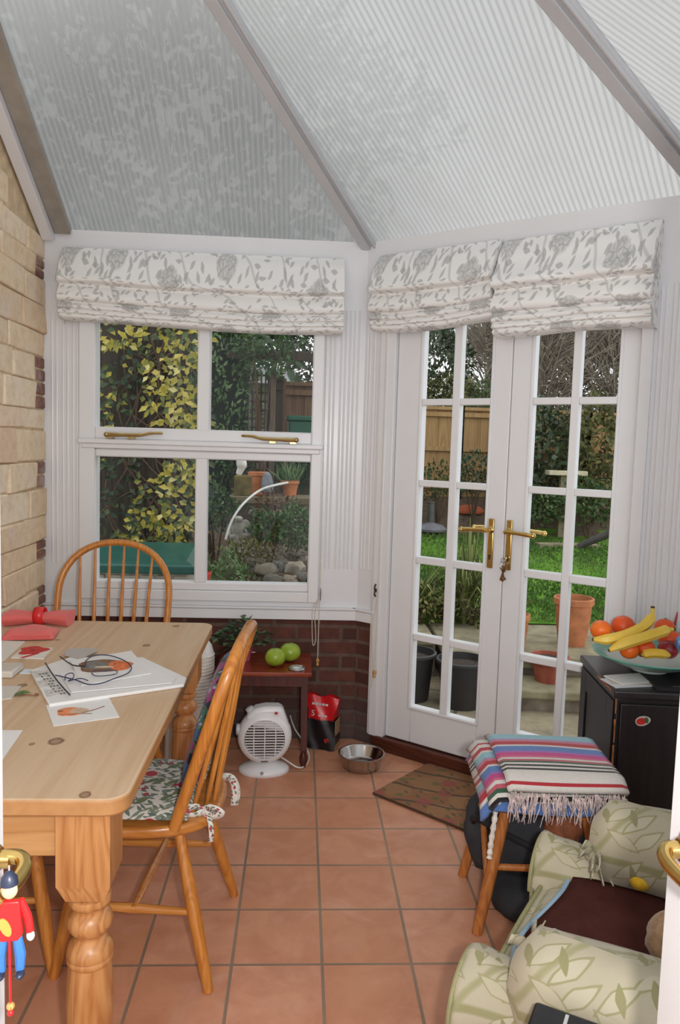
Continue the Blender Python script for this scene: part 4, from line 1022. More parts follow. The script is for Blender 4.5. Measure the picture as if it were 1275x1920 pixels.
for i in range(9):
    for j in range(3):
        if (i * 3 + j) % 5 == 4: continue
        u0, v0 = 72 + i * 4.2 + j * 6, 1263 + i * 4.6 - j * .8
        quad(b, ccw([tuple(onz(u, v, ZT + .0115)) for u, v in ((u0, v0), (u0 + 1.6, v0 + 2.4), (u0 + 5.6, v0 + 1.9), (u0 + 4.0, v0 - .5))]), ZT + .0108, ZT + .0114)
b.build('lettering', GRP, np_, smooth=0)
o = flat('paper_sheet', 'plain white sheet lying on the folded newspaper', 'paper', [(112, 1262), (134, 1298), (322, 1280), (330, 1272), (262, 1240)], ZT + .0118, .0022, paint('white_letter', (230, 229, 230), .7, var=.015))
o = flat('dark_card', 'dark printed card behind the bird picture on the newspaper', 'card', [(120, 1228), (126, 1216), (176, 1215), (184, 1219), (150, 1236)], ZT + .010, .002, motif('dark_card_print', (128, 122, 120), [dict(t='dot', s=60, r=.35, c=(178, 172, 168), drop=.4, a=0)]))
o = flat('bird_picture', 'white card with a brown and orange bird painting, under the spectacles', 'card', [(132, 1238), (152, 1285), (283, 1262), (246, 1220)], ZT + .0142, .002, PAPER)
c_ = tp(195, 1248, ZT + .0165); z_ = ZT + .0163
blob(o, 'print', BROWNP, c_, ell(.082, .070, 22, .1, .08), z_); blob(o, 'print', ORP, (c_[0] + .050, c_[1] + .004), ell(.036, .056, 18, .3, .1), z_ + .0006); blob(o, 'print', GRP, (c_[0] - .030, c_[1] + .004), ell(.036, .046, 18, 0, .12), z_ + .0006)
blob(o, 'print', paint('pale_print_patch', (206, 190, 170), .6), (c_[0] + .005, c_[1] - .018), ell(.03, .010, 14, .1), z_ + .0012); blob(o, 'print', DKP, (c_[0] + .03, c_[1] + .018), ell(.004, .004, 10), z_ + .0012)
# spectacles on a cord
gs = thing('spectacles', 'black wire spectacles on a neck cord lying on the bird picture', 'spectacles', (0, 0, 0))
zz = ZT + .024; WIRE = paint('black_wire', (36, 38, 46), .35, .3)
L = lambda px, z=zz: [onz(u, v, z) for u, v in px]
b = MB(); b.tube(smoothpath(L([(85, 1243), (97, 1262), (112, 1282), (131, 1303)], zz - .004), 5), .0022, 6); b.build('arm', WIRE, gs)
b = MB(); b.tube(smoothpath(L([(113, 1231), (126, 1241), (140, 1248), (160, 1249)], zz + .002), 5), .0022, 6); b.build('arm', WIRE, gs)
b = MB(); b.tube(smoothpath(L([(160, 1249), (162, 1238), (178, 1229), (205, 1229), (232, 1238), (246, 1250), (240, 1262), (215, 1272), (190, 1281), (165, 1283), (145, 1276), (122, 1270), (104, 1266)]), 6), .0019, 6)
b.tube(smoothpath(L([(122, 1275), (124, 1265), (136, 1262), (138, 1270), (128, 1277), (150, 1272), (165, 1276)]), 5), .0016, 6)
b.tube(smoothpath(L([(172, 1262), (176, 1258), (200, 1257), (219, 1258), (216, 1264), (196, 1267), (178, 1267), (172, 1262)]), 5), .0015, 6); b.build('cord', paint('dark_blue_cord', (46, 54, 84), .5), gs)
# robin card and the loose sheet
o = flat('postcard', 'white postcard with a small red-breasted bird on a twig', 'card', [(86, 1322), (203, 1305), (224, 1344), (100, 1361)], ZT, .0015, PAPER)
c_ = tp(133, 1334, ZT + .002); z_ = ZT + .0016
blob(o, 'print', paint('robin_orange', (226, 138, 92), .6, var=.25, scale=60), c_, ell(.038, .034, 20, .05, .06), z_); blob(o, 'print', paint('robin_tan', (206, 176, 150), .6, var=.2, scale=60), (c_[0] + .020, c_[1] + .005), ell(.024, .024, 16, .1, .06), z_ + .0005)
blob(o, 'print', BROWNP, (c_[0] - .028, c_[1] + .0), ell(.007, .004, 10, .4), z_ + .001)
b = MB(); b.tube([(c_[0] - .02, c_[1] - .028, z_ + .0006), (c_[0] + .03, c_[1] - .016, z_ + .0006), (c_[0] + .062, c_[1] + .020, z_ + .0006), (c_[0] + .078, c_[1] + .044, z_ + .0006)], .0014, 4, flat=1.0); b.tube([(c_[0] + .03, c_[1] - .016, z_ + .0006), (c_[0] + .060, c_[1] - .014, z_ + .0006)], .001, 4); b.build('print', BROWNP, o)
flat('paper_sheet', 'white sheet of paper cut off by the open door at the near left', 'paper', [(-60, 1369), (43, 1369), (5, 1424), (-60, 1440)], ZT, .001, PAPER)

# ------------------------------------------------------------------ jointed pull-string toy hanging from the left door handle
jt = thing('jumping_jack', 'jointed wooden pull-string figure in red coat and blue trousers hanging from door handle', 'toy', (-.294, .775, 1.043), math.radians(8)); jt.scale = (.84, .84, .84)
RC = paint('red_lacquer', (206, 34, 36), .35); BL = paint('blue_lacquer', (58, 116, 190), .35); WHL = paint('white_lacquer', (226, 224, 222), .35); NV = paint('navy_lacquer', (36, 44, 66), .35); GD = paint('ochre_lacquer', (190, 150, 70), .4)
b = MB(); b.tube([(0, 0, .012), (0, 0, -.012)], .0008, 6); b.build('string', WHL, jt)
b = MB(); b.ball((0, 0, -.020), (.010, .006, .012), 14, 10); b.build('head', paint('painted_skin', (220, 176, 146), .45), jt)
b = MB(); b.lathe([(.011, -.012), (.010, -.004), (.004, .004), (0, .006)], 14, (0, 0, 0)); b.build('cap', NV, jt)
b = MB(); b.prism([(-.012, -.034), (.012, -.034), (.016, -.078), (.010, -.086), (-.010, -.086), (-.016, -.078)], -.004, .004, Matrix.Rotation(PI / 2, 4, 'X')); b.build('torso', RC, jt, bevel=.0015)
b = MB(); b.prism(ell(.006, .013, 14, .4), -.0055, -.004, Matrix.Translation((-.004, .0, -.066)) @ Matrix.Rotation(PI / 2, 4, 'X')); b.v = [(x, -abs(y), z_) for x, y, z_ in b.v]; b.build('badge', GD, jt)
for sg in (-1, 1):
    b = MB(); b.tube([(sg * .012, .005, -.037), (sg * .020, .006, -.060), (sg * .023, .006, -.080)], [.005, .0055, .005], 10); a_ = b.build('arm', RC, jt)
    b = MB(); b.ball((sg * .0235, .006, -.086), (.0052, .0045, .007), 12, 8); b.build('hand', WHL, a_)
    b = MB(); b.tube([(sg * .008, .003, -.084), (sg * .012, .002, -.106), (sg * .011, .004, -.128)], [.006, .007, .0055], 10); l_ = b.build('leg', BL, jt)
    b = MB(); b.ball((sg * .012, -.001, -.132), (.006, .009, .005), 12, 8); b.build('shoe', NV, l_)
b = MB(); b.tube([(0, -.002, -.08), (.001, -.003, -.168)], .0016, 6); b.build('pull_string', RC, jt)
b = MB(); b.ball((.001, -.003, -.172), .0052, 12, 8); b.build('bead', ACORN, jt); b = MB(); b.ball((.001, -.003, -.181), .0042, 12, 8); b.build('bead', RC, jt)

# ------------------------------------------------------------------ on the side table
zs = .4605
pl = thing('potted_cyclamen', 'bushy dark green plant in a small pink pot on the red-brown side table', 'plant', (-.255, 3.60, zs))
b = MB(); b.lathe([(.034, 0), (.046, .055), (.048, .060), (.044, .060), (.040, .05), (0, .05)], 20); b.build('pot', paint('pink_wrapped_pot', (176, 78, 110), .35, var=.35, scale=40), pl)
LEAFD = leafmat('dark_leaf', [(0, (.02, .055, .022, 1)), (.6, (.05, .11, .04, 1)), (1, (.13, .2, .09, 1))])
b = MB(); rl = random.Random(3); stm = MB()
for i in range(170):
    a, r = rl.uniform(0, 2 * PI), rl.uniform(.01, .145) ; zl = .075 + rl.uniform(0, .14) * (1 - r / .16) + rl.uniform(0, .03)
    p = Vector((math.cos(a) * r, math.sin(a) * r * .8, zl)); b.rnd = rl.random()
    b.leaf(p, (math.cos(a) * .8 + rl.uniform(-.5, .5), math.sin(a) * .8 + rl.uniform(-.5, .5), rl.uniform(-.3, .5)), (rl.uniform(-.4, .4), rl.uniform(-.4, .4), 1), rl.uniform(.026, .046), rl.uniform(.020, .034))
    if i % 4 == 0: stm.tube([(0, 0, .05), p * .5 + Vector((0, 0, .03)), p], .0012, 4)
b.build('foliage', LEAFD, pl, smooth=0); stm.build('stem', paint('plant_stem', (70, 60, 50), .6), pl)
b = MB(); b.rnd = .5
for p in ((.10, -.05, .085), (.055, -.09, .06), (.13, -.02, .05)):
    for k in range(5):
        a = 2 * PI * k / 5; b.leaf(p, (math.cos(a), math.sin(a), .3), (0, 0, 1), .014, .010)
b.build('flower', paint('pale_pink_petal', (222, 178, 186), .6), pl)
APG = NT('green_apple_skin'); o_ = APG.obj(); n_ = APG.noise(o_, 30, 3); s_ = APG.n('TexVoronoi', {'Vector': o_, 'Scale': 190.0}).outputs['Distance']
APM = APG.pbr(APG.mix(APG.ramp(s_, [(.10, (.5, .5, .5, 1)), (.2, (0, 0, 0, 1))]), APG.ramp(n_, [(.3, srgb(120, 150, 34)), (.7, srgb(158, 178, 58))]), srgb(206, 208, 130)), .3, 0, None, .5)
def fruit(name, label, cat, loc, r, mat, group, hollow=.25, sz=.9, stalk=True):
    f = thing(name, label, cat, loc, U(0, 6), group)
    b = MB(); b.ball((0, 0, r * sz), (r, r, r * sz), 24, 16, fn=lambda d: 1 - hollow * max(0, abs(d.z) - .75) ** 1.3 * 2.2 + .012 * math.sin(math.atan2(d.y, d.x) * 5)); b.build('skin', mat, f, smooth=80)
    if stalk: q = MB(); q.tube([(0, 0, r * sz * 1.62), (.002, .001, r * sz * 1.95)], .0022, 6); q.build('stalk', BROWNP, f)
    return f
fruit('apple', 'big green cooking apple nearer the front on the red-brown side table', 'apple', (-.098, 3.505, zs), .049, APM, 'green apples')
fruit('apple', 'big green cooking apple tucked behind the other one against the brick', 'apple', (-.030, 3.59, zs), .051, APM, 'green apples')
td = thing('tin_lid', 'small round silver tin on the side table beside the green apples', 'tin', (.005, 3.465, zs))
b = MB(); b.lathe([(.040, 0), (.041, .004), (.037, .010), (.030, .011), (.026, .008), (0, .008)], 28); b.build('rim', paint('brushed_tin', (176, 176, 176), .3, .9), td)
b = MB(); b.lathe([(.024, .0085), (.018, .0115), (0, .0125)], 24); b.build('lid', paint('pale_tin_top', (206, 206, 206), .3, .5), td)

# ------------------------------------------------------------------ on the floor by the wall
FANW = paint('white_heater_plastic', (226, 226, 228), .32, var=.02); DARKIN = paint('heater_inside', (84, 76, 66), .6, var=.2)
fh = thing('fan_heater', 'round white electric fan heater on the tiles beside the side table', 'heater', (-.135, 3.395, 0), math.radians(3))
b = MB(); b.lathe([(.112, 0), (.116, .006), (.114, .018), (.098, .030), (.070, .040), (.052, .050), (0, .050)], 36, M=Matrix.Diagonal((1, .72, 1, 1))); b.build('base', FANW, fh, smooth=40)
MY = Matrix.Translation((0, .0, .172)) @ Matrix.Rotation(-PI / 2, 4, 'X') @ Matrix.Rotation(0, 4, 'Z')
b = MB(); b.lathe([(.060, .085), (.098, .070), (.120, .03), (.124, -.01), (.118, -.045), (.104, -.062), (.092, -.066), (.090, -.058), (.090, -.020), (0, -.020)], 40, M=Matrix.Translation((0, 0, .172)) @ Matrix.Rotation(-PI / 2, 4, 'X')); b.build('housing', FANW, fh, smooth=40)
b = MB(); b.prism([(.10, .02), (.108, .06), (.088, .112), (.082, .134), (.060, .142), (.0, .143), (-.045, .134), (-.080, .105), (-.09, .06)], -.040, .048, Matrix.Translation((0, 0, .172)) @ Matrix.Rotation(PI / 2, 4, 'X')); b.build('carry_handle', FANW, fh, bevel=.018, bseg=3)
b = MB(); b.lathe([(.090, 0), (0, 0)], 30, (0, -.024, .172), Matrix.Rotation(PI / 2, 4, 'X')); b.build('heating_element', DARKIN, fh)
for i in range(14):
    zz = -.081 + i * .0125; hw = math.sqrt(max(0, .090 ** 2 - zz ** 2)); b = MB()
    b.bar((-hw, -.060 + .12 * zz * zz, .172 + zz), (hw, -.060 + .12 * zz * zz, .172 + zz), .006, .0042, (0, 0, 1)); b.build('grille_bar', FANW, fh)
for xx in (-.045, .0, .045):
    b = MB(); hw = math.sqrt(.09 ** 2 - xx ** 2); b.tube([(xx * (1 + .10 * math.cos(t)), -.064, .172 + hw * math.sin(t)) for t in [-PI / 2 + PI * k / 12 for k in range(13)]], .0025, 6); b.build('grille_rib', FANW, fh)
b = MB(); b.lathe([(.019, 0), (.019, .016), (.013, .020), (0, .020)], 18, (-.066, -.005, .286), Matrix.Rotation(-.5, 4, 'Y')); b.build('dial', paint('pale_grey_plastic', (190, 192, 194), .35), fh)
b = MB(); b.lathe([(.026, 0), (.026, .014), (.018, .018), (0, .018)], 18, (-.113, -.02, .205), Matrix.Rotation(-PI / 2, 4, 'Y')); b.build('dial', paint('grey_dial', (176, 180, 184), .35), fh)
b = MB(); b.box(.042, .056, -.064, -.050, .288, .297, None); b.build('switch', paint('red_rocker', (170, 26, 40), .3), fh, bevel=.002)
b = MB(); b.box(-.016, .016, -.066, -.060, .068, .073); b.build('badge', paint('dark_badge', (90, 90, 92), .4), fh)
b = MB(); b.lathe([(.008, 0), (.008, .003)], 12, (-.01, -.079, .022), Matrix.Rotation(PI / 2 - .5, 4, 'X')); b.build('badge', paint('dark_badge_round', (110, 110, 112), .4), fh)
b = MB(); b.tube(smoothpath([(.05, .06, .06), (.11, .03, .03), (.16, .0, .012), (.20, .05, .006), (.215, .12, .02), (.19, .19, .06), (.15, .26, .10), (.13, .33, .14)], 6), .0038, 8); b.build('cord', paint('white_flex', (214, 212, 210), .5), fh)

tw = thing('tower_heater', 'tall white ribbed tower with a domed top standing behind the pine table', 'heater', (-.490, 3.47, 0))
pr = [(.118, 0), (.120, .02), (.112, .04), (.110, .30)]
b = MB(); b.lathe(pr, 32, M=Matrix.Diagonal((1, .8, 1, 1))); b.build('body', paint('warm_white_plastic', (214, 208, 198), .35, var=.02), tw)
b = MB()
zz = .30
while zz < .52: b.lathe([(.108, zz), (.114, zz + .003), (.114, zz + .0075), (.108, zz + .0105), (.104, zz + .012), (.104, zz + .0155)], 32, M=Matrix.Diagonal((1, .8, 1, 1)), cap=False); zz += .0155
b.build('rib', paint('white_rib_plastic', (218, 214, 206), .4), tw)
b = MB(); b.lathe([(.110, .515), (.109, .535), (.100, .565), (.080, .592), (.045, .610), (0, .615)], 32, M=Matrix.Diagonal((1, .8, 1, 1))); b.build('dome', paint('white_dome_plastic', (226, 224, 220), .3), tw)

# charcoal bag
bgc = thing('charcoal_bag', 'red and black paper bag with a 5 printed on it, against the brick wall', 'bag', (.143, 3.685, 0), math.radians(-20))
BAGR = paint('red_glossy_print', (204, 30, 36), .3, var=.1, scale=20, bump=.35, bscale=25); BAGK = paint('black_glossy_print', (26, 24, 26), .35, var=.15, scale=20, bump=.35, bscale=25)
def bagskin(mb, z0, z1, n=10):
    def fn(sg):
        def f(a, q):
            z_ = z0 + (z1 - z0) * q; d = .042 * (1 - .75 * max(0, (z_ - .14) / .12) ** 1.5) * (1 - abs(2 * a - 1) ** 6 * .0); w_ = .072 + .006 * math.sin(z_ * 30)
            return ((a - .5) * 2 * w_ * (1 + .06 * (z_ > .2)), sg * (d + .006 * math.sin(a * 9 + z_ * 26)), z_ + .006 * math.sin(a * 11) * (z1 > .24) * q)
        return f
    mb.grid(fn(-1), 16, n, su=.15, sv=z1 - z0); mb.grid(lambda a, q: fn(1)(1 - a, q), 16, n, su=.15, sv=z1 - z0)
    for e in (0, 1):
        mb.grid(lambda a, q: Vector(fn(-1)(e, q)).lerp(Vector(fn(1)(e, q)), a), 3, n)
b = MB(); bagskin(b, 0, .155); b.grid(lambda a, q: ((a - .5) * .144, (q - .5) * .084, .001), 2, 2); b.build('body', BAGK, bgc, smooth=50)
b = MB(); bagskin(b, .150, .262); b.build('top', BAGR, bgc, smooth=50)
b = MB(); b.box(.0735, .0765, -.036, .036, .004, .150); b.build('gusset', paint('kraft_paper', (160, 128, 92), .8, var=.1), bgc)
WT = paint('white_lettering', (222, 216, 210), .5)
Mt = lambda x, y, z_: Matrix.Translation((x, y, z_)) @ Matrix.Rotation(PI / 2, 4, 'X')
text('5', .040, WT, bgc, 'lettering', Mt(-.040, -.043, .180))
b = MB()
for i, (x, w_, h) in enumerate(((-.048, .012, .010), (-.030, .014, .012), (-.012, .010, .010), (.004, .013, .011), (.022, .012, .010))): b.box(x, x + w_, -.0375, -.034, .222, .222 + h)
for i, (x, w_) in enumerate(((-.012, .010), (.002, .014), (.02, .012))): b.box(x, x + w_, -.044, -.041, .168, .176)
b.build('lettering', WT, bgc)
b = MB(); b.lathe([(.012, 0), (.012, .002)], 16, (.034, -.0455, .052), Matrix.Rotation(PI / 2, 4, 'X')); b.build('print', REDP, bgc)
# dog bowl
db = thing('dog_bowl', 'round stainless steel pet bowl on the tiles by the door corner', 'bowl', (.318, 3.445, 0))
b = MB(); b.lathe([(.078, 0), (.086, .004), (.094, .030), (.103, .062), (.108, .066), (.109, .070), (.104, .070), (.098, .064), (.082, .022), (.070, .014), (.030, .012), (.012, .016), (0, .016)], 40); b.build('dish', STEEL, db, smooth=50)
b = MB(); b.lathe([(.079, .0), (.083, .004), (.083, .010), (.079, .012)], 40); b.build('rubber_foot', bu, db)

# ------------------------------------------------------------------ on the cabinet
ZC = .7005; rotc = Matrix.Translation(cabc) @ Matrix.Rotation(CR, 4, 'Z')
def cp(x, y, z_=ZC): return rotc @ Vector((x, y, z_))
for i, (dx, dy, r_, c_, lab) in enumerate(((.060, .082, .25, (214, 214, 222), 'white envelope lowest in the papers under the fruit bowl'), (.072, .095, .05, (196, 190, 184), 'grey leaflet between the envelope and the top letter on the cabinet'), (.080, .110, .35, (222, 220, 220), 'folded white letter uppermost of the papers under the fruit bowl'))):
    b = MB(); b.box(-.075, .075, -.05, .05, 0, .003); o = b.build('letter', paint('letter_%d' % i, c_, .6, var=.06, scale=60), None, tuple(cp(dx, dy, ZC + .0032 * i)), r_ + CR); tag(o, lab, 'paper', 'letters on the black cabinet')
b = MB(); b.box(-.10, .10, -.055, .24, 0, .012); o = b.build('notebook', paint('black_book_cloth', (26, 25, 28), .5), None, tuple(cp(.235, .060, ZC)), CR); tag(o, 'black notebook lying at the front edge of the cabinet top', 'book')
b = MB()
for x, w_ in ((-.04, .012), (-.024, .010), (-.011, .009), (.008, .013), (.024, .010), (.037, .012)): b.box(x, x + w_, -.041, -.030, .012, .0124)
b.build('lettering', paint('faint_grey_print', (96, 94, 96), .6), o)
BC = cp(.180, .215, ZC + .0125); BR = .200
bo = thing('fruit_bowl', 'wide shallow bowl with a turquoise rim full of fruit on the black cabinet', 'bowl', tuple(BC))
TURQ = NT('turquoise_glaze'); ob = TURQ.obj(); rr_ = TURQ.n('SeparateXYZ', {0: ob}).outputs[2]
TQ = TURQ.pbr(TURQ.mix(TURQ.ramp(TURQ.math('ADD', rr_, TURQ.math('MULTIPLY', TURQ.noise(ob, 60), .006)), [(.047, (0, 0, 0, 1)), (.052, (1, 1, 1, 1))]), srgb(206, 220, 214), srgb(104, 168, 152)), .22)
b = MB(); b.lathe([(.062, 0), (.066, .004), (.064, .010), (.11, .022), (.165, .044), (BR, .060), (BR + .003, .064), (BR, .067), (.165, .051), (.11, .030), (.05, .018), (0, .017)], 48); b.build('dish', TQ, bo, smooth=60)
ORG = NT('orange_peel'); oo = ORG.obj(); ORM = ORG.pbr(ORG.ramp(ORG.noise(oo, 20), [(.3, srgb(226, 96, 22)), (.7, srgb(240, 124, 36))]), .36, 0, ORG.bump(ORG.n('TexVoronoi', {'Vector': oo, 'Scale': 260.0}).outputs['Distance'], .25, .001), .5)
ORM2 = paint('tangerine_peel', (224, 84, 24), .36, var=.12, scale=20, bump=.2, bscale=260); APR = paint('red_apple_skin', (150, 40, 44), .28, var=.35, scale=22)
def infruit(name, u, v, y, r, mat, lab, grp, sz=.94):
    p = ony(u, v, y); return fruit(name, lab, 'fruit', (p.x, p.y, p.z - r * sz), r, mat, grp, .12, sz, False)
og = 'oranges in the fruit bowl'
infruit('orange', 1127, 1181, 2.66, .0385, ORM, 'orange at the left rim of the fruit bowl', og)
infruit('orange', 1168, 1174, 2.72, .043, ORM2, 'largest orange, behind the bananas beside the left-rim one', og)
infruit('orange', 1246, 1178, 2.71, .038, ORM2, 'orange below the glass jar at the back of the fruit bowl', og)
infruit('orange', 1256, 1200, 2.64, .040, ORM2, 'orange right of the banana tips in the fruit bowl', og)
infruit('orange', 1180, 1219, 2.56, .033, ORM, 'orange half hidden under the lower banana at the front of the bowl', og)
infruit('orange', 1208, 1215, 2.57, .036, ORM2, 'orange above the short banana at the front of the bowl', og)
infruit('apple', 1252, 1218, 2.60, .036, APR, 'dark red apple beside the short banana in the fruit bowl', None)
BAN = NT('banana_skin'); bo_ = BAN.obj(); BNM = BAN.pbr(BAN.mix(BAN.ramp(BAN.noise(bo_, 40, 4, .7), [(.60, (0, 0, 0, 1)), (.75, (.6, .6, .6, 1))]), BAN.ramp(BAN.noise(bo_, 9), [(.3, srgb(214, 172, 50)), (.7, srgb(230, 200, 84))]), srgb(150, 112, 40)), .42, 0, None, .4)
TIPM = paint('banana_tip', (86, 64, 36), .7, var=.3, scale=90)
def banana(P, r, lab, tip0=True):
    Q = smoothpath(P, 6); n = len(Q); f = thing('banana', lab, 'banana', tuple(Q[0]), 0, 'bananas in the fruit bowl')
    o = Q[0]; rs = [r * min(1, .35 + 2.6 * min(i / (n - 1), 1 - (i / (n - 1))) * 1.4) for i in range(n)]
    k = n - 4
    for i in range(n):
        t_ = i / (n - 1)
        if t_ > .86: rs[i] = r * .36
        elif t_ > .74: rs[i] = r * (.36 + .64 * (.86 - t_) / .12)
    b = MB(); b.tube([q - o for q in Q], rs, 7); b.build('peel', BNM, f, smooth=24)
    b = MB(); b.ball(Q[0] - o, r * .34, 8, 6); b.build('tip', TIPM, f); b = MB(); e = (Q[-1] - Q[-2]).normalized(); b.tube([Q[-1] - o - e * .002, Q[-1] - o + e * .006], r * .38, 7); b.build('tip', TIPM, f)
    return f
pt = lambda u, v, y: ony(u, v, y)
banana([pt(1113, 1199, 2.60), pt(1140, 1199, 2.585), pt(1175, 1190, 2.585), pt(1207, 1174, 2.60), pt(1222, 1155, 2.62), pt(1224, 1140, 2.63)], .0195, 'longer banana lying across the oranges with its stalk pointing up')
banana([pt(1143, 1219, 2.535), pt(1170, 1207, 2.53), pt(1205, 1196, 2.53), pt(1236, 1186, 2.55), pt(1252, 1181, 2.57), pt(1262, 1180, 2.58)], .0195, 'speckled banana lying in front of the longer one')
banana([pt(1256, 1229, 2.515), pt(1240, 1226, 2.51), pt(1222, 1225, 2.51), pt(1208, 1227, 2.515), pt(1203, 1228, 2.52)], .0165, 'short stubby banana at the front rim of the fruit bowl')
b = MB(); p = pt(1274, 1206, 2.56); b.ball((0, 0, 0), (.016, .016, .026), 12, 10); o = b.build('wrapped_sweet', paint('blue_foil', (110, 150, 206), .3, .4, var=.5, scale=80), None, tuple(p)); tag(o, 'blue and silver wrapped sweet at the right rim of the fruit bowl', 'sweet')
# glass jar of pens at the back of the cabinet
jp = cp(.322, .398, ZC)
jr = thing('glass_jar', 'clear glass jar holding pens at the back of the black cabinet', 'jar', tuple(jp))
JG = glassmat('jar_glass', (.90, .92, .92), .4)
b = MB(); b.lathe([(.038, 0), (.042, .006), (.042, .10), (.040, .115), (.043, .125)], 24, cap=False); b.build('glass', JG, jr)
b = MB(); b.tube([(.041 * math.cos(a), .041 * math.sin(a), .125) for a in [2 * PI * k / 24 for k in range(24)]], .0022, 6, closed=True); b.build('rim', paint('glass_rim', (190, 194, 194), .15), jr)
for i, (a, l, c_, lab) in enumerate(((.3, .20, (178, 44, 50), 'red pen standing tallest in the glass jar'), (2.2, .165, (70, 40, 46), 'dark brown pen in the glass jar'), (3.4, .16, (140, 52, 60), 'maroon pencil in the glass jar'), (4.6, .155, (44, 48, 78), 'navy pen in the glass jar'))):
    b = MB(); d = Vector((math.cos(a) * .022, math.sin(a) * .022, 0)); b.tube([-d + Vector((0, 0, .006)), d * 1.25 + Vector((0, 0, l))], .0042, 10)
    o = b.build('pen', paint('pen_%d' % i, c_, .35), None, tuple(jp)); tag(o, lab, 'pen', 'pens in the glass jar')
# ------------------------------------------------------------------ the garden beyond the glass
rg = random.Random(11)
def stonepave(name, c1, c2, mort, w, h):
    t = NT(name); o = t.obj(); b = t.n('TexBrick', {'Vector': t.mp(o, rot=(0, 0, .35)), 'Color1': srgb(*c1), 'Color2': srgb(*c2), 'Mortar': srgb(*mort), 'Scale': 1.0, 'Mortar Size': .012, 'Brick Width': w, 'Row Height': h}, offset=.5)
    n = t.noise(o, 9, 5, .65); col = t.mix(t.ramp(n, [(.4, (0, 0, 0, 1)), (.75, (.6, .6, .6, 1))]), b.outputs[0], srgb(*[x * .6 for x in c2]))
    return t.pbr(col, .85, 0, t.bump(t.math('SUBTRACT', n, b.outputs[1]), .4, .008), .2)
PAVE = stonepave('weathered_paving', (152, 140, 116), (130, 120, 100), (96, 90, 78), .6, .6)
SLAB = paint('mossy_sandstone', (132, 124, 98), .9, var=.3, scale=9, bump=.5, bscale=30)
WALLST = paint('damp_grey_stone', (122, 112, 98), .9, var=.4, scale=7, bump=.8, bscale=18)
SOIL = paint('leaf_litter_soil', (84, 70, 56), .95, var=.5, scale=24, bump=.9, bscale=40)
LAWN = NT('lawn_turf'); lo_ = LAWN.obj()
LAWNM = LAWN.pbr(LAWN.mix(LAWN.ramp(LAWN.noise(LAWN.mp(lo_, (1, .35, 1)), 2.6, 5, .7), [(.35, (0, 0, 0, 1)), (.7, (1, 1, 1, 1))]), srgb(76, 122, 34), srgb(112, 152, 58)), .9, 0, LAWN.bump(LAWN.noise(lo_, 90, 4), .9, .02), .1)
p_ = MB(); p_.prism([(-5, 3.98), (.40, 3.98), (1.62, 3.03), (1.70, 2.93), (6.5, 2.93), (6.5, 6.2), (-5, 6.2)], -.30, -.06); struct(p_.build('patio', PAVE))
# ground of the garden: border bank on the window side, lawn on the door side
def gz(x, y):
    if x < .75: return -.06 + max(0, y - 5.3) * .36 if y < 8.3 else 1.02 + (y - 8.3) * .03
    return .20 + max(0, y - 5.6) * .052 + max(0, y - 9.7) * .42
b = MB()
xs = [-5 + i * .4 for i in range(15)]; 
b.grid(lambda a, q: ((-5 + a * 5.75), 5.25 + q * 8, gz(-1, 5.25 + q * 8) + .05 * math.sin(a * 21) * math.sin(q * 40) - .01), 24, 40, su=5.75, sv=8)
b.grid(lambda a, q: (.75, 5.25 + 8 * (1 - a), -.2 + q * (gz(-1, 5.25 + 8 * (1 - a)) + .2)), 30, 2)
o = b.build('border_bank', SOIL); struct(o)
b = MB(); b.grid(lambda a, q: (.72 + a * 9, 5.55 + q * 4.3, gz(1, 5.55 + q * 4.3) + .012 * math.sin(a * 17 + q * 9)), 30, 30, su=9, sv=4.3); b.grid(lambda a, q: (.72 + 9 * a, 5.55, -.3 + .5 * q), 10, 2)
struct(b.build('lawn', LAWNM))
b = MB(); b.grid(lambda a, q: (.72 + a * 9, 9.62 + q * 8, min(gz(1, 9.62 + q * 8), 1.0) + .03 * math.sin(a * 61) * math.sin(q * 50)), 60, 30, su=9, sv=8); struct(b.build('far_border', SOIL))
GRASSM = leafmat('grass_blade', [(0, (.05, .115, .016, 1)), (.6, (.095, .19, .032, 1)), (1, (.18, .27, .075, 1))], .6, .3)
b = MB()
for i in range(9000):
    y = 5.6 + 4.1 * rg.random() ** 1.2; x = y * rg.uniform(.14, .50)
    if x < .75: continue
    b.rnd = min(1, max(0, rg.gauss(.5 + .25 * math.sin(y * 2.3 + x), .2))); p = Vector((x, y, gz(x, y) - .005)); d = Vector((rg.uniform(-.5, .5), rg.uniform(-.5, .5), 1)) * rg.uniform(.02, .045); w_ = .004 + .0012 * y
    b.add([p + Vector((-w_, 0, 0)), p + Vector((w_, 0, 0)), p + d], [(0, 1, 2)])
tag(b.build('grass', GRASSM, smooth=0), 'short green grass blades covering the lawn', 'grass', kind='stuff')
# raised terrace with steps outside the right-hand door leaf
b = MB(); b.prism([(.98, 4.72), (3.6, 4.45), (3.6, 5.7), (.98, 5.7)], .12, .20); struct(b.build('terrace', SLAB, bevel=.012))
b = MB(); b.prism([(1.0, 4.76), (3.6, 4.49), (3.6, 5.6), (1.0, 5.6)], -.2, .12); struct(b.build('terrace_wall', WALLST))
b = MB(); b.prism([(1.02, 4.42), (3.0, 4.18), (3.0, 4.75), (1.02, 4.75)], .02, .075); o = b.build('step', SLAB, bevel=.012); struct(o)
b = MB(); b.prism([(1.05, 4.47), (3.0, 4.22), (3.0, 4.75), (1.05, 4.75)], -.2, .02); struct(b.build('step_riser', WALLST, o))
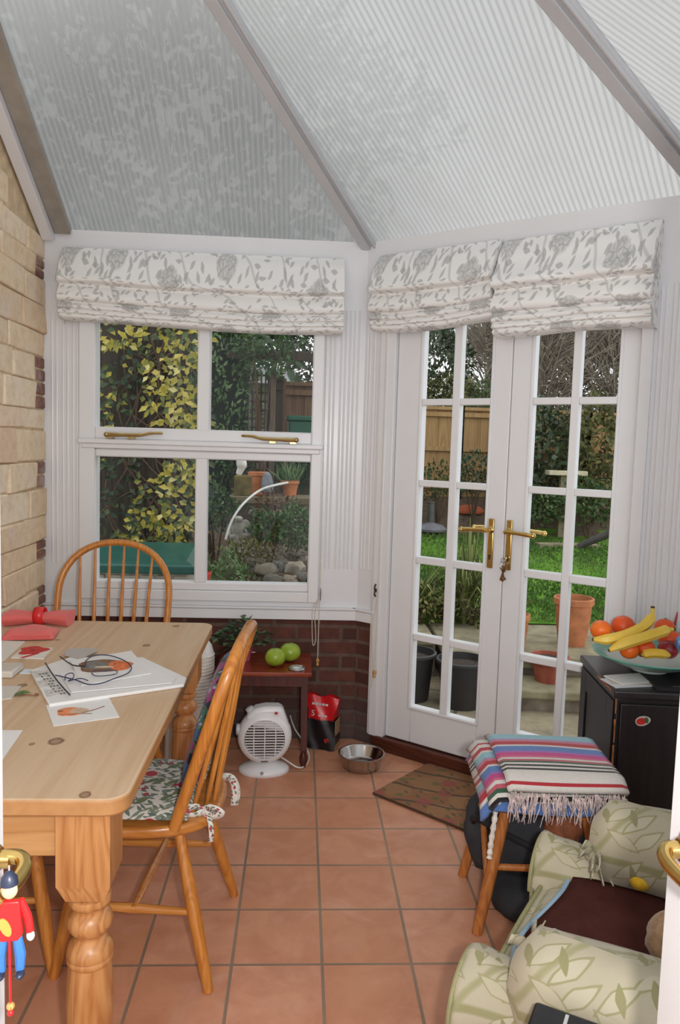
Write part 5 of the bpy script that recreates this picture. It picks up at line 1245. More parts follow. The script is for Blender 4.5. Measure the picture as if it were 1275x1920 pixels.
# low stone edging in front of the flower bed (left-hand door leaf)
b = MB()
for i in range(3): b.box(-.05 + i * .34, .26 + i * .34, 5.02 + rg.uniform(-.02, .02), 5.42, .165, .225)
struct(b.build('bed_edging', SLAB, bevel=.015))
b = MB(); b.box(-.06, .95, 5.06, 5.40, -.2, .165); struct(b.build('bed_wall', WALLST))

TERRA = paint('weathered_terracotta', (170, 106, 68), .8, var=.25, scale=12, bump=.25); TERRA2 = paint('dark_terracotta', (150, 78, 58), .8, var=.25, scale=12, bump=.25); BLKPOT = paint('black_plastic_tub', (38, 37, 38), .55, var=.2, scale=14)
POTSOIL = paint('potting_soil', (52, 40, 32), .95, var=.5, scale=60, bump=.9, bscale=60)
def pot(label, loc, r, h, mat, rim=.12, group=None, name='plant_pot', taper=.74, belly=0.0):
    f = thing(name, label, 'pot', loc, 0, group); rr = r * .90
    b = MB(); b.lathe([(rr * taper, 0), (rr * (taper + (1 - taper) * .5) * (1 + belly), h * .5), (rr, h * (1 - rim)), (r, h * (1 - rim) + .004), (r, h - .004), (r * .97, h), (r * .90, h), (r * .86, h * .84), (0, h * .84)], 28); b.build('body', mat, f, smooth=45)
    q = MB(); q.lathe([(r * .87, h * .86), (r * .4, h * .90), (0, h * .88)], 18); q.build('soil', POTSOIL, f)
    return f
tg_ = 'terracotta pots on the terrace'
pot('big terracotta pot standing on the terrace in front of the lawn', (ony(1071, 1214, 5.0).x, 5.0, .20), .135, .325, TERRA, .14, tg_, belly=.06)
pot('terracotta pot on the terrace half hidden by the right door leaf', (ony(968, 1190, 4.93).x, 4.93, .20), .085, .22, TERRA, .2, tg_, belly=.1)
pot('wide low red-brown pot on the step below the big terracotta pot', (ony(1028, 1240, 4.60).x, 4.58, .075), .125, .16, TERRA2, .25, tg_)
pot('black plastic tub of bare soil outside the left door leaf', (ony(864, 1322, 4.5).x, 4.5, -.06), .165, .29, BLKPOT, .08, 'black tubs on the patio', taper=.8)
pot('second black tub half hidden by the edge of the left door leaf', (ony(772, 1320, 4.55).x, 4.62, -.06), .155, .30, BLKPOT, .08, 'black tubs on the patio', taper=.8)

# ---- foliage helpers
def cloud(mb, n, c, r, L, W, lo=.55, rnd=None, up=.2, mode='ball', skip=None, dense=.35):
    c = Vector(c); k = 0
    while k < n:
        d = Vector((rg.gauss(0, 1), rg.gauss(0, 1), rg.gauss(0, 1))).normalized(); q = lo + (1 - lo) * rg.random() ** dense
        p = Vector((d.x * r[0], d.y * r[1], d.z * r[2])) * q * (1 + .18 * math.sin(d.x * 7 + d.z * 9) + .12 * math.sin(d.y * 11 - d.z * 5))
        k += 1
        if p.z + c.z < gz(c.x, c.y) - .1: continue
        if skip and skip(p): continue
        mb.rnd = min(1, max(0, (rnd if rnd is not None else .5) + rg.gauss(0, .22)))
        dv = d * .7 + Vector((rg.uniform(-1, 1), rg.uniform(-1, 1), rg.uniform(-1, 1) + up)); mb.leaf(c + p, dv, d + Vector((rg.uniform(-.6, .6), rg.uniform(-.6, .6), rg.uniform(0, .8))), L * rg.uniform(.7, 1.3), W * rg.uniform(.7, 1.3))
STEMM = paint('brown_twig', (82, 66, 52), .9, var=.3, scale=40)
DARKLEAF = leafmat('dark_evergreen_leaf', [(0, (.018, .034, .016, 1)), (.55, (.050, .085, .036, 1)), (1, (.17, .22, .14, 1))], .4, .15)
MIDLEAF = leafmat('mid_green_leaf', [(0, (.022, .05, .018, 1)), (.5, (.065, .13, .04, 1)), (1, (.18, .26, .09, 1))], .5, .2)
OLIVE = leafmat('olive_yellow_leaf', [(0, (.045, .055, .016, 1)), (.5, (.13, .14, .04, 1)), (1, (.36, .34, .11, 1))], .5, .25)
CONIF = leafmat('conifer_needle', [(0, (.05, .095, .035, 1)), (.5, (.13, .23, .085, 1)), (1, (.34, .44, .24, 1))], .6, .15)
VARIEG = leafmat('variegated_leaf', [(0, (.02, .035, .02, 1)), (.28, (.05, .085, .05, 1)), (.45, (.13, .17, .05, 1)), (.62, (.42, .36, .05, 1)), (.85, (.62, .50, .09, 1)), (1, (.74, .66, .28, 1))], .4, .3)
GREYTWIG = paint('grey_brown_twig', (134, 124, 110), .9, var=.3, scale=5)
def shrub(label, c, r, n, L, W, mat, group=None, name='shrub', rnd=.5, cat='shrub', stems=7, z0=None, up=.2, lo=.45):
    base = Vector((c[0], c[1], gz(c[0], c[1]) - .02 if z0 is None else z0)); f = thing(name, label, cat, tuple(base), 0, group)
    b = MB(); cloud(b, n, Vector(c) , r, L, W, lo=lo, rnd=rnd, up=up); b.v = [(x - base.x, y - base.y, z_ - base.z) for x, y, z_ in b.v]; b.build('foliage', mat, f, smooth=0)
    s_ = MB(); cz = c[2] - base.z
    for i in range(stems):
        a = rg.uniform(0, 2 * PI); e = Vector((math.cos(a) * r[0] * .6, math.sin(a) * r[1] * .6, cz + r[2] * rg.uniform(-.1, .6))); s_.tube([(0, 0, 0), e * .5 + Vector((rg.uniform(-.04, .04), 0, .05)), e], [.010, .007, .003], 5)
    s_.build('stem', STEMM, f); return f

# ---- dark fence and variegated ivy close to the window, seen through its left half
DKF = wood('weathered_dark_fence', (62, 54, 46), (36, 32, 28), 2, 6, .9, .06, bump=.2)
f_ = thing('dark_fence', 'dark weathered board fence behind the variegated ivy', 'fence', (-1.5, 5.62, -.06))
b = MB()
for i in range(13): b.box(-1.4 + i * .16, -1.4 + i * .16 + .165, -.01 + .004 * (i % 2), .015 + .004 * (i % 2), 0, 2.5)
b.build('boards', DKF, f_)
b = MB(); b.box(.40, .49, -.06, .03, 0, 2.65); b.build('post', DKF, f_); b = MB(); b.box(-1.4, .68, .015, .06, 1.9, 1.98); b.build('rail', DKF, f_)
iv = thing('variegated_ivy', 'yellow and green variegated ivy climbing the dark fence outside the window', 'ivy', (-1.1, 5.5, -.06))
b = MB()
def ivy(n, u0, u1, v0, v1, rn, y0, y1, L=.060):
    for i in range(n):
        u, v = rg.uniform(u0, u1), rg.uniform(v0, v1); p = ony(u, v, rg.uniform(y0, y1)); b.rnd = min(1, max(0, rg.gauss(rn, .20)))
        b.leaf(p - Vector((-1.1, 5.5, -.06)), (rg.uniform(-1, 1), rg.uniform(-.5, .1), rg.uniform(-1, .5)), (rg.uniform(-.5, .5), -1, rg.uniform(-.2, .9)), L * rg.uniform(.7, 1.3), L * .62 * rg.uniform(.8, 1.2), .2)
ivy(85, 178, 260, 560, 650, .66, 5.0, 5.5); ivy(156, 255, 385, 560, 690, .58, 4.95, 5.45); ivy(99, 330, 385, 640, 830, .68, 4.9, 5.4); ivy(70, 275, 340, 690, 790, .70, 5.0, 5.4); ivy(36, 178, 215, 690, 810, .45, 5.1, 5.5)
ivy(85, 200, 300, 640, 800, .28, 5.35, 5.55); ivy(114, 300, 375, 860, 1010, .66, 4.95, 5.4); ivy(85, 250, 330, 890, 1020, .45, 5.05, 5.45); ivy(85, 178, 260, 850, 1020, .14, 5.25, 5.5); ivy(57, 320, 385, 760, 880, .6, 4.95, 5.4); ivy(70, 230, 370, 960, 1030, .55, 5.0, 5.35); ivy(70, 100, 190, 560, 900, .4, 5.2, 5.5); ivy(99, 180, 390, 420, 570, .5, 5.0, 5.5)
ivy(127, 355, 395, 600, 1010, .34, 5.1, 5.5)
b.build('leaves', VARIEG, iv, smooth=0)
s_ = MB()
for i in range(16):
    P = [ony(rg.uniform(185, 380), 1060, 5.52)]; 
    for k in range(4): P.append(ony(P[0].x * 0 + rg.uniform(185, 380), 960 - k * 110, 5.54))
    s_.tube(smoothpath([q - Vector((-1.1, 5.5, -.06)) for q in P], 4), .006, 5)
s_.build('stem', STEMM, iv)
# garden storage box
sbx = thing('storage_box', 'garden storage box with a dark green lid standing below the ivy', 'box', (-.99, 4.66, .012))
BEIGE = paint('beige_plastic', (158, 152, 138), .6, var=.08, scale=6)
b = MB(); b.box(-.52, .34, -.20, .24, -.072, .72)
for i in range(9): b.box(-.50 + i * .095, -.50 + i * .095 + .075, -.212, -.20, .05, .70)
b.build('body', BEIGE, sbx, bevel=.004)
GLID = paint('green_plastic', (36, 84, 76), .3, var=.15, scale=8); b = MB()
b.add([(-.56, -.25, .715), (.39, -.25, .715), (.39, .28, .715), (-.56, .28, .715), (-.56, -.25, .765), (.39, -.25, .765), (.39, .28, .765), (-.56, .28, .765), (-.50, -.19, .785), (.33, -.19, .785), (.33, .24, .84), (-.50, .24, .84)],
      [(3, 2, 1, 0), (0, 1, 5, 4), (1, 2, 6, 5), (2, 3, 7, 6), (3, 0, 4, 7), (4, 5, 9, 8), (5, 6, 10, 9), (6, 7, 11, 10), (7, 4, 8, 11), (8, 9, 10, 11)]); b.build('lid', GLID, sbx, bevel=.008)
b = MB(); b.box(-.27, -.20, -.222, -.2, .05, .62); o = b.build('strap', paint('blue_plastic', (70, 104, 176), .5), sbx)

# ---- clipped conifer, trellis and fence seen through the right half of the window
b = MB(); base = Vector((-.92, 8.05, .9)); hd = thing('conifer_hedge', 'tall feathery green conifer hedge right of the variegated ivy', 'hedge', tuple(base))
for i in range(5200):
    z_ = rg.uniform(.3, 3.2); a = rg.uniform(-PI, PI); r_ = (.47 + .05 * math.sin(z_ * 6)) * rg.uniform(.8, 1.0); p = Vector((math.cos(a) * r_, math.sin(a) * r_, z_ - .4))
    if p.y > .15: continue
    b.rnd = min(1, max(0, rg.gauss(.5 + .14 * math.sin(z_ * 9 + a * 6), .2))); b.leaf(p, (math.cos(a) * .5 + rg.uniform(-.4, .4), math.sin(a) * .5 + rg.uniform(-.4, .4), rg.uniform(-.3, 1)), (math.cos(a), math.sin(a), .3), rg.uniform(.045, .09), .028)
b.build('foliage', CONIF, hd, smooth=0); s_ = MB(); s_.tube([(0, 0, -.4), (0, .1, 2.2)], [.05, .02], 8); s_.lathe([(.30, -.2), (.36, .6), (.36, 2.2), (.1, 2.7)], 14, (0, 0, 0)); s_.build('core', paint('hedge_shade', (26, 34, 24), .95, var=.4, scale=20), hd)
TRW = wood('dark_trellis_wood', (70, 58, 48), (44, 36, 30), 2, 8, .9, .08)
X = lambda u, y: ony(u, 800, y).x
tr = thing('trellis', 'dark square lattice trellis panel between the conifer and the brown fence', 'trellis', (X(487, 7.6), 7.6, .95))
for i in range(5): b = MB(); b.box(-.085 + i * .042, -.085 + i * .042 + .016, 0, .012, 0, 1.25); b.build('upright_slat', TRW, tr)
for i in range(15): b = MB(); b.box(-.10, .10, -.012, 0, .02 + i * .085, .02 + i * .085 + .018); b.build('cross_slat', TRW, tr)
b = MB(); b.box(.10, .15, -.03, .03, 0, 1.35); b.build('post', wood('grey_post', (104, 90, 74), (74, 62, 50), 2, 8, .9, .08), tr)
BRF = wood('brown_feather_board', (120, 92, 68), (84, 62, 46), 2, 5, .85, .05, bump=.2); LTF = wood('golden_larch_board', (176, 142, 96), (142, 108, 68), 2, 5, .8, .05, bump=.2)
def panel(name, label, x0, x1, y, z0, z1, mat, bw=.125, group=None, y1=None, posts=True, rails=(.15, .5, .9)):
    f = thing(name, label, 'fence', (x0, y, z0), math.atan2((y1 or y) - y, x1 - x0), group); L_ = math.hypot(x1 - x0, (y1 or y) - y); H_ = z1 - z0
    b = MB(); n = int(L_ / bw)
    for i in range(n): b.box(i * L_ / n, (i + 1) * L_ / n + .012, .0 + .008 * (i % 2), .012 + .008 * (i % 2), 0, H_ - .04)
    b.build('boards', mat, f)
    for r_ in rails: b = MB(); b.box(0, L_, -.045, .0, H_ * r_ - .03, H_ * r_ + .03); b.build('rail', mat, f)
    b = MB(); b.box(-.02, L_ + .02, -.05, .03, H_ - .045, H_); b.build('cap', mat, f)
    if posts:
        for x in (0, L_): b = MB(); b.box(x - .045, x + .045, -.08, .02, 0, H_ + .03); b.build('post', mat, f)
    return f
panel('fence_panel', 'short brown board fence panel right of the trellis, behind the green bin', X(528, 9.0), .55, 9.0, 1.0, 2.23, BRF, y1=9.0, rails=(.9,))
panel('fence_panel', 'dark taller fence panel between the trellis and the green bin', X(500, 8.9), X(528, 8.9), 8.9, 1.0, 2.28, TRW, rails=(.9,), posts=False)
b = MB(); b.box(-.55, .75, -.03, .03, -.04, .04); o = b.build('pergola_beam', TRW, None, (ony(530, 668, 7.7).x, 7.7, ony(530, 668, 7.7).z)); tag(o, 'level timber beam crossing above the fence and shed roof', 'beam')
sh = thing('shed', 'garden shed with a pale roof showing above the brown fence', 'shed', (X(516, 11), 11.2, 1.05))
b = MB(); b.box(-.45, .45, 0, 1.2, 0, 1.35); b.build('walls', paint('grey_shed_wall', (120, 118, 112), .8, var=.2), sh)
b = MB(); b.add([(-.5, -.1, 1.60), (.12, -.1, 1.52), (.40, -.1, 1.22), (-.5, -.1, 1.33), (-.5, 1.3, 1.60), (.12, 1.3, 1.52), (.40, 1.3, 1.22), (-.5, 1.3, 1.33)], [(0, 3, 2, 1), (4, 5, 6, 7), (0, 1, 5, 4), (1, 2, 6, 5), (2, 3, 7, 6), (3, 0, 4, 7)]); b.build('roof', paint('pale_felt_roof', (206, 206, 208), .7, var=.1), sh)
cbn = thing('compost_bin', 'dark green plastic garden bin in front of the brown fence panel', 'bin', (ony(566, 800, 8.2).x, 8.2, .95))
GBIN = paint('green_bin_plastic', (22, 76, 54), .5, var=.12, scale=8)
b = MB(); b.prism(rrect(.145, .14, .03), 0, .80); b.build('body', GBIN, cbn, bevel=.01); b = MB(); b.prism(rrect(.165, .16, .03), .80, .855); b.build('lid', GBIN, cbn, bevel=.012)

# ---- rockery: ledge, pots, birds, statue, stones
def ry(u, v, y): return ony(u, v, y)
zl = ony(510, 930, 7.25).z
TIM = wood('mossy_timber', (122, 110, 84), (82, 74, 54), 0, 6, .9, .06, bump=.2)
b = MB(); b.box(X(432, 7.25), X(598, 7.25), 7.12, 7.55, zl - .07, zl); o = b.build('timber_ledge', TIM, bevel=.008); tag(o, 'mossy timber ledge across the rockery carrying the pots and stone birds', 'ledge')
mc = MB(); mc.box(X(441, 7.2), X(474, 7.2), 7.16, 7.45, zl, zl + .19); o = mc.build('mossy_block', paint('mossy_wood_block', (96, 84, 44), .95, var=.45, scale=14, bump=.6, bscale=30), bevel=.01); tag(o, 'mossy square block on the timber ledge under the white stone bird', 'block')
cr = thing('plant_trough', 'low terracotta trough with mossy front on the timber ledge', 'trough', (X(486, 7.3), 7.3, zl))
b = MB(); b.box(-.085, .085, -.08, .1, 0, .20); b.build('body', TERRA, cr, bevel=.008); b = MB(); b.box(-.095, .095, -.09, .11, .185, .225); b.build('rim', TERRA, cr, bevel=.006)
WST = paint('white_stone', (206, 200, 190), .85, var=.15, scale=20, bump=.4); GST = paint('grey_stone', (112, 116, 122), .9, var=.3, scale=18, bump=.6); LICH = paint('lichen_stone', (140, 136, 124), .9, var=.6, scale=16, bump=.9, bscale=34)
def skinned(name, pts, rad, edges, mat, parent, loc, sub=2):
    me = bpy.data.meshes.new(name); me.from_pydata([Vector(p) for p in pts], edges, []); o = bpy.data.objects.new(name, me); C.objects.link(o)
    me.materials.append(mat); md = o.modifiers.new('skin', 'SKIN'); md.use_smooth_shade = True
    for i, r_ in enumerate(rad): me.skin_vertices[0].data[i].radius = r_ if isinstance(r_, tuple) else (r_, r_)
    me.skin_vertices[0].data[0].use_root = True
    s_ = o.modifiers.new('sub', 'SUBSURF'); s_.levels = sub; s_.render_levels = sub
    if parent: o.parent = parent
    o.location = loc; return o
o = skinned('stone_bird', [(0, 0, .03), (.01, 0, .09), (.0, 0, .16), (-.005, 0, .205), (.012, 0, .238), (.045, 0, .235), (-.03, 0, .0)], [.036, .058, .05, .026, .030, .010, .018], [(0, 1), (1, 2), (2, 3), (3, 4), (4, 5), (0, 6)], WST, None, (X(453, 7.22), 7.22, zl + .19)); tag(o, 'white stone bird ornament standing on the mossy block', 'ornament')
o = skinned('stone_owl', [(0, 0, .0), (0, 0, .07), (-.005, 0, .14), (-.012, 0, .19), (-.03, -.02, .19)], [.060, .070, .058, .046, .012], [(0, 1), (1, 2), (2, 3), (3, 4)], GST, None, (X(504, 7.22), 7.2, zl + .02)); tag(o, 'squat grey stone bird ornament beside the terracotta trough', 'ornament')
pp = pot('small terracotta pot of grass on the right of the timber ledge', (X(546, 7.3), 7.3, zl), .092, .15, TERRA, .22, 'pots on the rockery')
fb = MB()
for i in range(140): fb.rnd = rg.random(); fb.leaf((rg.gauss(0, .045), rg.gauss(0, .045), .13), (rg.gauss(0, .4), rg.gauss(0, .4), 1), (rg.uniform(-1, 1), rg.uniform(-1, 1), .1), rg.uniform(.10, .24), .014)
fb.build('plant', CONIF, pp, smooth=0)
# kneeling cherub figure (a garden ornament)
stz = ony(452, 1036, 6.35).z; sx_ = X(452, 6.35)
cg = thing('garden_statue', 'lichen-covered stone statue of a seated figure among the rockery plants', 'statue', (sx_, 6.35, stz))
sc_ = 1.22
V_ = lambda *P: [(x * sc_, y * sc_, z_ * sc_) for x, y, z_ in P]
skinned('figure', V_((0, 0, .075), (-.008, .0, .135), (-.012, 0, .185), (-.006, -.01, .215), (.0, -.02, .255), (.045, -.04, .085), (.070, -.07, .135), (.075, -.075, .03), (-.05, -.03, .08), (-.03, -.085, .125), (-.035, -.085, .025), (-.060, 0, .175), (-.068, -.03, .120), (-.03, -.07, .115), (.045, -.01, .178), (.062, -.04, .130), (.03, -.075, .125)),
        [x * sc_ for x in (.050, .042, .040, .020, .044, .034, .026, .020, .034, .026, .020, .019, .016, .014, .019, .016, .014)], [(0, 1), (1, 2), (2, 3), (3, 4), (0, 5), (5, 6), (6, 7), (0, 8), (8, 9), (9, 10), (2, 11), (11, 12), (12, 13), (2, 14), (14, 15), (15, 16)], LICH, cg, (0, 0, 0))
b = MB(); b.ball((0, 0, .02), (.13, .12, .045), 18, 10, fn=lambda d: 1 + .06 * math.sin(d.x * 7) + .05 * math.sin(d.y * 9)); b.build('plinth', LICH, cg)
wgs = MB()
for sg in (-1, 1): wgs.ball((sg * .055 - .01, .06, .20), (.050, .014, .075), 14, 10)
for sg in (-1, 1): MB().ball((sg * .055 - .01, .06, .20), (.050, .014, .075), 14, 10).build('wing', LICH, cg)
P = [ony(u, v, y) for u, v, y in ((423, 1012, 6.25), (431, 985, 6.3), (446, 957, 6.4), (466, 935, 6.5), (490, 918, 6.6), (515, 910, 6.65), (540, 905, 6.7))]
b = MB(); b.tube([q - P[0] for q in smoothpath(P, 6)], .0105, 8); o = b.build('bent_cane', paint('pale_grey_cane', (206, 204, 200), .6, var=.12, scale=12), None, tuple(P[0])); tag(o, 'pale bent cane arching from the statue up to the ledge', 'cane')
STN = [paint('rockery_stone_%d' % i, c, .9, var=.35, scale=9, bump=.9, bscale=22) for i, c in enumerate(((112, 104, 90), (94, 90, 82), (124, 114, 98)))]
spots = [(500, 1066, 5.55, .11), (528, 1058, 5.65, .09), (553, 1062, 5.55, .10), (578, 1052, 5.7, .09), (512, 1084, 5.35, .08), (545, 1086, 5.38, .08), (480, 1052, 5.75, .08), (566, 1080, 5.4, .07), (590, 1078, 5.4, .09), (500, 1030, 6.1, .07), (560, 1036, 6.0, .07), (520, 960, 6.9, .06), (478, 958, 6.9, .07)]
nm_ = ['pale stone at the foot of the rockery', 'grey stone at the foot of the rockery', 'buff stone at the foot of the rockery']
for i, (u, v, y, r_) in enumerate(spots):
    r_ *= .75; p = ony(u, v, y); zz = p.z - r_ * .2; b = MB(); s1, s2 = rg.uniform(0, 6), rg.uniform(0, 6)
    b.ball((0, 0, 0), (r_ * 1.25, r_, r_ * .72), 16, 12, fn=lambda d: (1 / max(abs(d.x), abs(d.y), abs(d.z))) ** .5 * (.86 + .10 * math.sin(d.x * 5 + s1) + .10 * math.sin(d.y * 6 + d.z * 4 + s2)))
    o = b.build('rockery_stone', STN[i % 3], None, (p.x, y, zz), rg.uniform(0, 3)); tag(o, 'rough weathered stone among the plants of the rockery', 'stone', 'rockery stones')
shrub('low feathery green shrub below the statue in the window corner', (X(432, 5.55), 5.55, .44), (.21, .2, .24), 1100, .055, .016, CONIF, z0=.02)
shrub('bushy blue-green shrub right of the statue', (X(560, 6.3), 6.3, ony(560, 992, 6.3).z), (.13, .14, .20), 700, .045, .018, CONIF, rnd=.25)
shrub('loose green plant between the statue and the blue-green shrub', (X(506, 6.2), 6.25, ony(506, 990, 6.2).z), (.15, .14, .13), 260, .06, .03, MIDLEAF, lo=.2)
shrub('straggly brown plant among the rockery stones', (X(530, 5.75), 5.75, ony(530, 1050, 5.75).z), (.28, .14, .10), 420, .04, .016, leafmat('brown_leaf', [(0, (.05, .035, .02, 1)), (.5, (.15, .11, .07, 1)), (1, (.34, .30, .2, 1))]), lo=.2, stems=5)
shrub('russet-stemmed plant under the timber ledge', (X(520, 6.75), 6.75, ony(520, 950, 6.75).z), (.20, .12, .14), 260, .045, .02, leafmat('russet_leaf', [(0, (.06, .03, .02, 1)), (.5, (.16, .09, .06, 1)), (1, (.32, .24, .18, 1))]), lo=.2)
shrub('small ivy clump left of the statue', (X(405, 6.4), 6.5, ony(405, 955, 6.4).z), (.16, .14, .20), 420, .05, .03, MIDLEAF, rnd=.4, lo=.3)
shrub('mossy mat of plants at the foot of the statue', (X(470, 5.95), 5.95, ony(470, 1035, 5.95).z), (.22, .14, .09), 300, .04, .02, OLIVE, lo=.2)
shrub('dark bushy shrub behind the ledge under the green bin', (X(566, 7.9), 7.9, ony(566, 872, 7.9).z), (.34, .14, .22), 700, .05, .025, DARKLEAF, rnd=.45)
shrub('dark leafy shrub behind the white stone bird', (X(440, 7.8), 7.8, ony(440, 860, 7.8).z), (.22, .14, .22), 520, .05, .025, MIDLEAF, rnd=.3)
es = MB(); es.box(-1.15, .2, 3.86, 4.16, .655, .70); struct(es.build('trim_9', paint('outside_sill', (176, 172, 164), .6, var=.1)))
rp_ = pot('bright red pot on the outside sill at the corner of the right window pane', (X(386, 4.05), 4.05, .70), .040, .108, paint('red_glazed_pot', (190, 58, 44), .4, var=.15), .2)
def tuft(label, loc, n, h, spread, w_, mat, group=None, name='ornamental_grass'):
    f = thing(name, label, 'grass plant', loc, 0, group); b = MB()
    for i in range(n):
        b.rnd = rg.random(); a = rg.uniform(0, 2 * PI); d = Vector((math.cos(a), math.sin(a), 0)); s_ = spread * rg.uniform(.3, 1); h_ = h * rg.uniform(.6, 1.1); o = d * rg.uniform(0, .06)
        q = [o, o + d * s_ * .25 + Vector((0, 0, h_ * .6)), o + d * s_ * .65 + Vector((0, 0, h_ * .95)), o + d * s_ + Vector((0, 0, h_ * .80))]
        x = d.cross(Vector((0, 0, 1))) * w_
        b.add([q[0] - x, q[0] + x, q[1] - x, q[1] + x, q[2] - x * .6, q[2] + x * .6, q[3]], [(0, 1, 3, 2), (2, 3, 5, 4), (4, 5, 6)])
    b.build('blades', mat, f, smooth=0); return f
STRAP = leafmat('strap_leaf', [(0, (.05, .07, .02, 1)), (.5, (.16, .20, .06, 1)), (1, (.42, .44, .16, 1))], .5, .3)
tuft('tuft of yellow-green strappy leaves at the foot of the rockery', (X(548, 5.3), 5.3, .03), 70, .30, .22, .008, STRAP, 'strappy plants')
tuft('strappy yellow-green plant at the left of the flower bed', (X(785, 5.55), 5.55, .20), 90, .42, .40, .010, STRAP, 'strappy plants')
tuft('strappy plant in the flower bed in front of the lawn, by the middle of the doors', (X(885, 5.6), 5.6, .20), 110, .48, .34, .009, STRAP, 'strappy plants')
shrub('low bronze-green plant in the middle of the flower bed', (X(838, 5.65), 5.65, .34), (.30, .16, .15), 420, .05, .022, OLIVE, rnd=.3, z0=.18, lo=.2)
b = MB(); b.box(.05, 1.05, 5.35, 5.95, -.2, .19); struct(b.build('bed_soil', SOIL))
shrub('yellowish leafy plant at the front left of the flower bed', (X(800, 5.5), 5.5, .36), (.20, .14, .16), 420, .05, .02, OLIVE, rnd=.6, z0=.18, lo=.2)
shrub('brown-green feathery plant at the right end of the flower bed', (X(902, 5.5), 5.5, .38), (.22, .14, .18), 480, .06, .014, OLIVE, rnd=.45, z0=.18, lo=.2)
tuft('tall thin grass stems in the flower bed in front of the brass handle', (X(893, 5.7), 5.72, .20), 46, .75, .16, .005, STRAP, 'strappy plants')
shrub('thin twiggy seedling beside the terracotta pots', (X(985, 5.1), 5.1, .42), (.10, .08, .14), 60, .04, .014, OLIVE, z0=.20, lo=.2)

# ---- far end: golden fence, shrubs, bench, trees
fy = 10.6; fz0, fz1 = .55, ony(850, 763, fy).z
fx = [X(745, fy), X(862, fy), X(980, fy), X(1100, fy), X(1235, fy), X(1370, fy)]
for i in range(5):
    lab = ['golden board fence panel nearest the window side', 'golden board fence panel behind the left door leaf', 'golden board fence panel behind the meeting stiles of the doors', 'golden board fence panel behind the dark shrub', 'golden board fence panel behind the olive shrub'][i]
    panel('fence_panel', lab, fx[i], fx[i + 1], fy, fz0, fz1, LTF, .14, 'golden fence panels', rails=(.28, .62, .93))
bs = [(X(1022, 10.0), 10.05, ony(1022, 862, 10.0).z), (X(1120, 9.95), 9.95, ony(1120, 850, 9.95).z)]
shrub('dark glossy evergreen shrub in front of the golden fence', bs[0], (.48, .36, .70), 1800, .10, .055, DARKLEAF, rnd=.5)
shrub('olive and yellow leafy shrub in front of the golden fence', bs[1], (.50, .36, .72), 1700, .09, .05, OLIVE, rnd=.45)
shrub('low green shrub behind the pale bench plank', (X(1005, 9.45), 9.45, ony(1005, 948, 9.45).z), (.40, .2, .24), 800, .07, .035, MIDLEAF)
shrub('low green shrub at the right end of the lawn', (X(1115, 9.4), 9.4, ony(1115, 940, 9.4).z), (.42, .2, .27), 900, .07, .035, MIDLEAF)
shrub('small dark shrub at the foot of the golden fence on the left', (X(895, 9.9), 9.9, ony(895, 885, 9.9).z), (.28, .2, .26), 500, .07, .03, DARKLEAF)
shrub('grey-green shrub below the golden fence behind the post', (X(828, 9.9), 9.9, ony(828, 900, 9.9).z), (.34, .2, .22), 420, .06, .03, MIDLEAF, rnd=.35)
bt = thing('bench', 'pale narrow plank seat on a post in front of the dark shrub', 'bench', (X(1066, 9.6), 9.6, gz(2, 9.6)))
zp = ony(1066, 887, 9.6).z - gz(2, 9.6)
b = MB(); b.box(-.25, .25, -.10, .08, zp - .03, zp + .03); b.build('seat', paint('bleached_plank', (190, 178, 152), .85, var=.15), bt, bevel=.006); b = MB(); b.box(-.07, .01, -.03, .05, 0, zp); b.build('post', paint('bleached_post', (140, 132, 104), .85, var=.2), bt)
lp = thing('post_base', 'grey post on a round base standing at the edge of the lawn', 'post', (X(815, 9.75), 9.75, gz(1, 9.75)))
b = MB(); b.lathe([(.20, 0), (.21, .03), (.16, .075), (.06, .10), (.04, .12), (0, .12)], 24); b.build('base', paint('grey_concrete', (112, 112, 118), .8, var=.2), lp); b = MB(); b.lathe([(.048, .10), (.048, .36), (.055, .365), (.055, .38), (0, .38)], 14); b.build('tube', paint('grey_metal_post', (96, 94, 92), .6, .4), lp)
b = MB(); b.lathe([(.17, 0), (.18, .03), (.14, .09), (.06, .115), (0, .12)], 20, M=Matrix.Diagonal((1.2, .6, 1, 1))); o = b.build('clay_mound', paint('orange_clay', (176, 92, 62), .9, var=.2), None, (X(886, 10.2), 10.2, gz(2, 10.2) - .01)); tag(o, 'low orange-red clay mound at the far edge of the lawn', 'mound')
b = MB(); b.tube([(-.16, .1, .03), (.22, -.1, .26)], [.035, .05], 8); o = b.build('log', paint('dark_log', (70, 66, 66), .9, var=.3), None, (X(1128, 8.7), 8.7, gz(2, 8.7))); tag(o, 'dark log propped on the lawn at the right edge of the doors', 'log')
b = MB(); b.box(-.35, .4, -.10, .10, -.04, .025); o = b.build('stepping_slab', SLAB, None, (X(1072, 9.0), 9.0, gz(2, 9.0) + .0), .05); tag(o, 'flat stone slab lying across the far lawn', 'slab')
